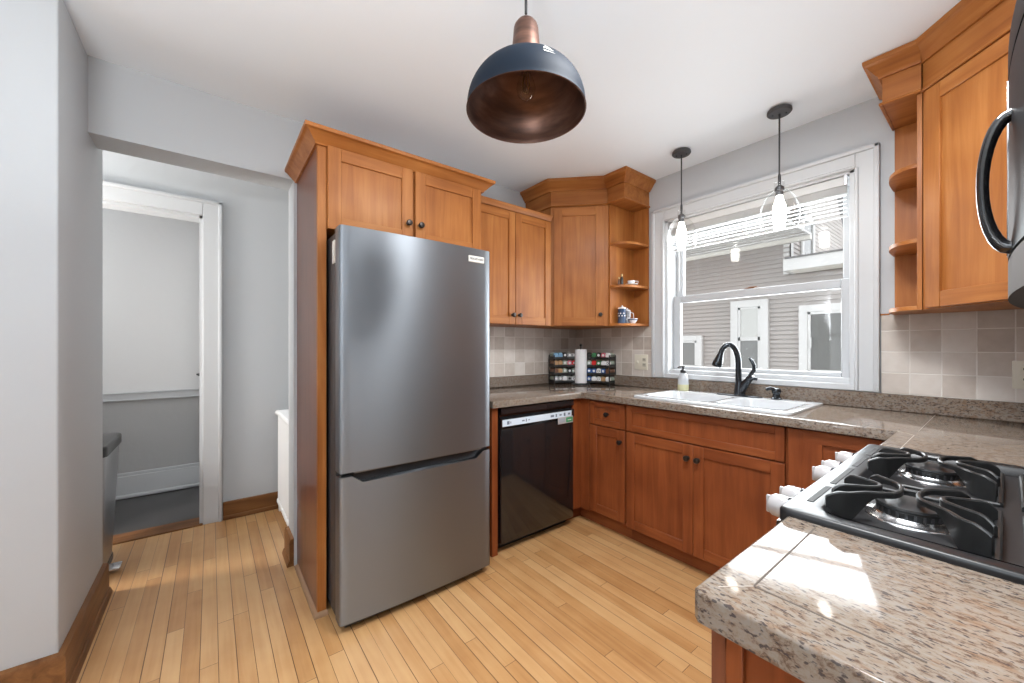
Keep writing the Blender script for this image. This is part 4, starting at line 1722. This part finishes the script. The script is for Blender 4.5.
mb = MB()
bowed(mb, 1.398, 1.735, 'microwave_black')
mb.box(2.4585, 2.464, -1.475, -1.455, 1.40, 1.733, 'satin_chrome', .001)  # chrome strip added to stand in for the highlight along the bowed edge
md = mb.build('door', t)
mb = MB()
bowed(mb, 1.739, 1.80, 'microwave_black')
mb.build('vent_grille', t)
mb = MB()
bowed(mb, 1.322, 1.394, 'trim_grey')
mb.build('lower_trim', t)
mb = MB()
hp = []
for i in range(17):
    a = -PI / 2 + PI * i / 16
    hp.append((2.464 - .033 * math.cos(a), -1.55, 1.522 + .118 * math.sin(a)))
hp = [(2.474, -1.55, 1.404)] + hp + [(2.474, -1.55, 1.640)]
mb.tube(hp, [.012] + [.0115 - .0035 * math.cos(-PI / 2 + PI * i / 16) for i in range(17)] + [.012], 'black_gloss', 12)
mb.build('handle', md)

# ------------------------------------------------------------------ pendants over the sink
for px, py, lab in ((1.161, -.262, 'clear glass pendant with a lit bulb, on the left over the sink'),
                    (1.711, -.272, 'clear glass pendant with a lit bulb, on the right over the sink')):
    t = thing('pendant_light', (px, py, 1.85), lab, 'pendant light', 'glass pendants over the sink')
    mb = MB()
    mb.lathe([(0, 0), (.050, 0), (.056, -.006), (.057, -.018), (.052, -.024), (.02, -.026), (0, -.026)], 'dark_grey_steel', (px, py, H), 28)
    for a in (0.4, 0.4 + PI):
        mb.lathe([(0, -.025), (.005, -.025), (.004, -.029), (0, -.029)], 'black_satin', (px + .03 * math.cos(a), py + .03 * math.sin(a), H), 10)
    mb.build('canopy', t)
    mb = MB()
    mb.tube([(px, py, H - .02), (px, py, 2.13)], .0042, 'black_satin', 8)
    mb.lathe([(0, 2.150), (.006, 2.150), (.0075, 2.13), (.0065, 2.085), (0, 2.085)], 'black_satin', (px, py, 0), 12)
    mb.build('stem', t)
    mb = MB()
    mb.lathe([(0, 2.088), (.012, 2.088), (.021, 2.078), (.022, 2.060), (.017, 2.056), (.017, 2.035), (0, 2.035)], 'dark_grey_steel', (px, py, 0), 20)
    mb.build('socket_cap', t)
    mb = MB()
    out = [(.017, 2.115), (.023, 2.112), (.024, 2.09), (.023, 2.075), (.027, 2.066), (.045, 2.052), (.068, 2.025), (.084, 1.985), (.091, 1.94), (.089, 1.90), (.083, 1.872)]
    mb.lathe(out, 'shade_glass', (px, py, 0), 40)
    mb.lathe([(.0822, 1.872), (.0838, 1.872), (.0838, 1.876), (.0822, 1.876)], 'shade_glass', (px, py, 0), 40, closed=True)
    mb.build('glass_shade', t)
    mb = MB()
    mb.lathe([(0, 2.036), (.014, 2.036), (.016, 2.02), (.028, 1.985), (.031, 1.955), (.030, 1.925), (.026, 1.893), (.014, 1.888), (0, 1.887)], 'lit_bulb', (px, py, 0), 24)
    mb.build('bulb', t)

# ------------------------------------------------------------------ big dome pendant
px, py = 1.498, -1.860
t = thing('dome_pendant', (px, py, 1.99), 'large navy dome pendant with a copper inside, hanging near the ceiling', 'pendant light')
mb = MB()
mb.tube([(px, py, H - .01), (px, py, 2.31)], .0045, 'black_satin', 8)
mb.build('cord', t)
mb = MB()
mb.lathe([(0, 0), (.055, 0), (.06, -.008), (.055, -.022), (.01, -.026), (0, -.026)], 'aged_copper', (px, py, H), 28)
mb.build('canopy', t)
mb = MB()
mb.lathe([(0, 2.290), (.014, 2.289), (.029, 2.281), (.038, 2.268), (.040, 2.259), (.047, 2.175), (.048, 2.138), (0, 2.138)], 'aged_copper', (px, py, 0), 36)
mb.build('neck', t)
Rm, zr, zt = .190, 1.990, 2.150
mb = MB()
out = []
for i in range(17):
    a = i / 16 * (PI / 2 - .20)
    out.append((Rm * math.cos(a) ** .92, zr + .012 + (zt - zr - .012) * math.sin(a) / math.sin(PI / 2 - .20)))
out = [(Rm + .003, zr), (Rm + .001, zr + .006)] + out + [(.03, zt + .003)]
mb.lathe(out, 'navy_enamel', (px, py, 0), 64)
sh = mb.build('shade', t)
mb = MB()
inn = [(r - .004, z - .003 if r < Rm * .98 else z) for r, z in out]
inn[0] = (Rm - .001, zr)
mb.lathe([(Rm + .003, zr), (Rm - .001, zr - .001)] + inn[1:] + [(0, zt - .001)], 'aged_copper', (px, py, 0), 64)
mb.build('lining', sh)
mb = MB()
mb.lathe([(0, 2.165), (.02, 2.165), (.021, 2.135), (.017, 2.12), (0, 2.12)], 'aged_copper', (px, py, 0), 20)
mb.build('bulb_socket', t)
mb = MB()
mb.lathe([(.014, 2.122), (.018, 2.11), (.029, 2.08), (.031, 2.065), (.026, 2.045), (.014, 2.033), (0, 2.03)], 'bottle_glass', (px, py, 0), 24)
for k in range(6):
    a = k * PI / 3
    mb.tube([(px + .006 * math.cos(a), py + .006 * math.sin(a), 2.118), (px + .014 * math.cos(a + .4), py + .014 * math.sin(a + .4), 2.08), (px + .006 * math.cos(a + .8), py + .006 * math.sin(a + .8), 2.055)], .0012, 'filament', 5)
mb.build('bulb', t)
# small cream sailing mark on the enamel, facing the room
mb = MB()
va = math.atan2(-2.6669 - py, 2.4588 - px) + .36


def dome_pt(a, i, o=.0012):
    r, z = i
    return (px + (r + o) * math.cos(a), py + (r + o) * math.sin(a), z + o * .8)


def rz(z):
    for (r1, za), (r2, zb) in zip(out[2:], out[3:]):
        if za <= z <= zb:
            return (r1 + (r2 - r1) * (z - za) / (zb - za), z)
    return out[-1]


for tri in ([(-.07, 2.073), (.01, 2.071), (.0, 2.090)], [(.02, 2.070), (.11, 2.066), (.02, 2.086)], [(-.08, 2.065), (.13, 2.058), (.02, 2.058), (-.06, 2.058)]):
    mb.quad([dome_pt(va + a_, rz(z_)) for a_, z_ in tri], 'cream_mark')
mb.build('painted_mark', sh)

# ------------------------------------------------------------------ hall: radiator and bin
t = thing('radiator', (-.55, -2.2, 0), 'white column radiator against the hall wall beside the far doorway', 'radiator')
for k in range(11):
    x = -.885 + k * .055
    mb = MB()
    for y in (-2.262, -2.219, -2.176):
        mb.tube([(x, y, .07), (x, y, .73)], .0115, 'radiator_white', 10)
    mb.box(x - .021, x + .021, -2.280, -2.157, .715, .755, 'radiator_white', .014, 3)
    mb.box(x - .021, x + .021, -2.280, -2.157, .06, .10, 'radiator_white', .014, 3)
    mb.build('column', t)
for x in (-.885, -.335):
    mb = MB()
    for y in (-2.255, -2.185):
        mb.box(x - .014, x + .014, y - .014, y + .014, 0, .07, 'radiator_white', .005)
    mb.build('foot', t)
mb = MB()
mb.lathe([(0, 0), (.018, 0), (.02, .02), (.014, .035), (.022, .04), (.022, .055), (0, .06)], 'radiator_white', (-.93, -2.262, .725), 14, M=Matrix.Rotation(-PI / 2, 4, 'Y'))
mb.build('valve', t)

t = thing('trash_can', (-.6, -3.26, 0), 'steel pedal bin with a dark lid, half hidden behind the left wall', 'trash can')
mb = MB()
bm = bmesh.new()
ra = [[bm.verts.new((p_[0], p_[1], z_)) for p_ in rrect(*q_, .05)] for z_, q_ in ((.03, (-.78, -.46, -3.40, -3.12)), (.645, (-.925, -.45, -3.42, -3.108)))]
for k in range(len(ra[0])):
    bm.faces.new((ra[0][k], ra[0][(k + 1) % len(ra[0])], ra[1][(k + 1) % len(ra[0])], ra[1][k]))
bm.faces.new(ra[0])
bm.faces.new(ra[1])
mb.merge(bm, 'bin_steel')
mb.build('can_body', t)
mb = MB()
mb.prism(rrect(-.94, -.44, -3.43, -3.10, .055), .645, .70, 'black_satin', .012, 3)
mb.build('lid', t)
mb = MB()
mb.prism(rrect(-.785, -.455, -3.405, -3.115, .05), 0, .032, 'black_satin', .004)
mb.build('base', t)
mb = MB()
mb.box(-.585, -.50, -3.12, -3.055, .018, .034, 'satin_chrome', .006, 2)
mb.build('pedal', t)

# ------------------------------------------------------------------ the neighbour's house across the drive
t = thing('neighbour_house', (-1.0, 7.0, -1.2), 'neighbouring house with grey clapboard and white window trim, seen through the window', 'house')
GZ = -1.2
EX = -.075
PT = .086


def siding_front(mb_, x0, x1, y, z0, z1):
    n = int((z1 - z0) / PT) + 1
    for k in range(n):
        a, b = z0 + k * PT, min(z0 + (k + 1) * PT, z1)
        if b <= a:
            break
        bm = bmesh.new()
        v = [bm.verts.new(p_) for p_ in ((x0, y, a), (x1, y, a), (x1, y - .036, a), (x0, y - .036, a), (x0, y, b), (x1, y, b), (x1, y - .002, b), (x0, y - .002, b))]
        for f in ((0, 1, 2, 3), (3, 2, 6, 7), (4, 5, 6, 7), (0, 1, 5, 4), (0, 3, 7, 4), (1, 2, 6, 5)):
            bm.faces.new([v[i] for i in f])
        mb_.merge(bm, 'siding')


mb = MB()
siding_front(mb, -9, EX, 6.0, GZ, 3.26)
siding_front(mb, EX, 4.2, 6.0, GZ, 2.60)
mb.build('front_siding', t)
mb = MB()
# gable end looking along +x
ridge_y, ridge_z = 8.4, 5.6
k = 0
z = 2.62
while z < ridge_z:
    zb = min(z + PT, ridge_z)

    def yl(zz):
        return 6.0 if zz < 3.26 else 6.0 + (zz - 3.26) / (ridge_z - 3.26) * (ridge_y - 6.0)

    def yr(zz):
        return 2 * ridge_y - yl(zz)
    bm = bmesh.new()
    x0_ = EX
    v = [bm.verts.new(p_) for p_ in ((x0_, yl(z), z), (x0_, yr(z), z), (x0_ + .016, yr(z), z), (x0_ + .016, yl(z), z),
                                     (x0_, yl(zb), zb), (x0_, yr(zb), zb), (x0_ + .002, yr(zb), zb), (x0_ + .002, yl(zb), zb))]
    for f in ((0, 1, 2, 3), (3, 2, 6, 7), (4, 5, 6, 7), (0, 1, 5, 4), (0, 3, 7, 4), (1, 2, 6, 5)):
        bm.faces.new([v[i] for i in f])
    mb.merge(bm, 'siding')
    z += PT
mb.build('gable_siding', t)
mb = MB()
# roof slabs and soffit of the upper storey
mb.box(-9, EX + .34, 4.5, 6.0, 3.262, 3.30, 'house_trim')
mb.box(-9, EX + .34, 4.46, 4.5, 3.24, 3.42, 'house_trim')
mb.box(-9, EX + .34, 5.9, 6.0, 3.19, 3.262, 'soffit_cream')
for k in range(7):
    mb.box(-9, EX + .34, 4.7 + k * .18, 4.715 + k * .18, 3.252, 3.263, 'siding')
mb.build('eave', t)
mb = MB()
sl = (ridge_z - 3.26) / (ridge_y - 6.0)
for s_ in (1, -1):
    ys_ = [4.4, ridge_y]
    pts = [(-9, ys_[0], 3.34 - sl * 0), (EX + .36, ys_[0], 3.34), (EX + .36, ys_[1], 3.40 + sl * (ridge_y - 6.0)), (-9, ys_[1], 3.40 + sl * (ridge_y - 6.0))]
    if s_ < 0:
        pts = [(p_[0], 2 * ridge_y - p_[1], p_[2]) for p_ in pts]
    bm = bmesh.new()
    lo = [bm.verts.new(p_) for p_ in pts]
    hi = [bm.verts.new((p_[0], p_[1], p_[2] + .12)) for p_ in pts]
    bm.faces.new(lo)
    bm.faces.new(hi)
    for i in range(4):
        bm.faces.new((lo[i], lo[(i + 1) % 4], hi[(i + 1) % 4], hi[i]))
    mb.merge(bm, 'roof_shingle')
mb.build('roof', t)
mb = MB()
for s_ in (1, -1):
    ya, yb = 4.5, ridge_y
    za, zb = 3.26, ridge_z
    f_ = (lambda y_: y_) if s_ > 0 else (lambda y_: 2 * ridge_y - y_)
    bm = bmesh.new()
    v = [bm.verts.new(p_) for p_ in ((EX + .30, f_(ya), za), (EX + .34, f_(ya), za), (EX + .34, f_(yb), zb), (EX + .30, f_(yb), zb),
                                     (EX + .30, f_(ya), za + .16), (EX + .34, f_(ya), za + .16), (EX + .34, f_(yb), zb + .16), (EX + .30, f_(yb), zb + .16))]
    for f in ((0, 1, 2, 3), (4, 5, 6, 7), (0, 1, 5, 4), (3, 2, 6, 7), (0, 3, 7, 4), (1, 2, 6, 5)):
        bm.faces.new([v[i] for i in f])
    mb.merge(bm, 'house_trim')
mb.build('rake_board', t)
mb = MB()
mb.box(EX - .10, EX + .022, 5.975, 6.0, 2.6, 3.26, 'house_trim')
mb.box(EX - .0, EX + .024, 5.975, 6.12, 2.6, 3.26, 'house_trim')
mb.build('corner_board', t)
# low roof of the single-storey part
lr = MB().box(.02, 4.3, 5.45, 7.4, 2.60, 2.645, 'soffit_cream').build('low_roof', t)
mb = MB()
mb.box(.02, 4.3, 5.42, 5.45, 2.585, 2.79, 'house_trim')
mb.box(-.01, .02, 5.42, 6.2, 2.585, 2.79, 'house_trim')
mb.build('fascia', lr)
MB().box(.02, 4.3, 5.40, 7.4, 2.79, 2.82, 'roof_shingle').build('roof_deck', lr)


def hwindow(x0, x1, z0, z1, tw, curtain=False, split=True, y=5.945):
    m_ = MB()
    for a in ((x0, x0 + tw, z0, z1), (x1 - tw, x1, z0, z1), (x0 + tw, x1 - tw, z1 - tw, z1), (x0 + tw, x1 - tw, z0, z0 + .06)):
        m_.box(a[0], a[1], y - .045, y + .055, a[2], a[3], 'house_trim', .004)
    m_.box(x0 - .03, x1 + .03, y - .08, y + .02, z0 - .05, z0, 'house_trim', .004)
    f_ = m_.build('window_casing', t)
    m_ = MB()
    st = .045
    zm = (z0 + z1) / 2 - .02
    for a, b in (((zm, z1 - tw), (z0 + .06, zm)) if split else ((z0 + .06, z1 - tw),)):
        m_.box(x0 + tw, x0 + tw + st, y - .03, y + .01, a, b, 'house_trim', .003)
        m_.box(x1 - tw - st, x1 - tw, y - .03, y + .01, a, b, 'house_trim', .003)
        m_.box(x0 + tw, x1 - tw, y - .03, y + .01, b - st, b, 'house_trim', .003)
        m_.box(x0 + tw, x1 - tw, y - .03, y + .01, a, a + st * .7, 'house_trim', .003)
    m_.build('sash', f_)
    m_ = MB()
    m_.box(x0 + tw, x1 - tw, y - .01, y + .012, z0 + .06, z1 - tw, 'house_glass')
    if curtain:
        m_.box(x0 + tw + st, x1 - tw - st, y - .014, y - .01, zm, z1 - tw - st, 'house_curtain')
    m_.build('pane', f_)


hwindow(-1.10, -.41, .66, 2.17, .14, True)
hwindow(-2.42, -1.70, .72, 1.48, .12, False, False)
hwindow(.09, 1.75, .72, 1.99, .13, False, False)
mb = MB()
mb.box(.26, .285, 5.87, 5.92, 1.20, 1.40, 'house_trim', .006, 2)
mb.build('door_pull', t)
mb = MB()
for a in ((6.55, 6.68, 2.86, 3.9), (7.25, 7.38, 2.86, 3.9), (6.55, 7.38, 3.78, 3.9)):
    mb.box(EX + .016, EX + .05, a[0], a[1], a[2], a[3], 'house_trim', .004)
gc = mb.build('window_casing', t)
MB().box(EX + .01, EX + .026, 6.66, 7.27, 2.86, 3.8, 'house_glass').build('pane', gc)
mb = MB()
mb.box(-12, 12, .3, 6.0, GZ - .05, GZ, 'lawn_gravel')
struct(mb, 'floor_yard', 'gravel drive between the two houses', 'ground')

# ------------------------------------------------------------------ windows added in the unseen dining end (behind the camera) to let in light
mb = MB()
for x in (.5, .97, 1.44):
    mb.box(x, x + .06, -5.70, -5.62, .6, 2.25, 'white_trim', .004)
for z in (.6, 1.4, 2.19):
    mb.box(.5, 1.5, -5.70, -5.62, z, z + .06, 'white_trim', .004)
struct(mb, 'window_2', 'unseen white window added at the dining end', 'window')
mb = MB()
for y in (-4.8, -3.93, -3.06):
    mb.box(4.22, 4.30, y, y + .06, .6, 2.25, 'white_trim', .004)
for z in (.6, 1.4, 2.19):
    mb.box(4.22, 4.30, -4.8, -3.0, z, z + .06, 'white_trim', .004)
struct(mb, 'window_3', 'unseen white side window added at the dining end', 'window')
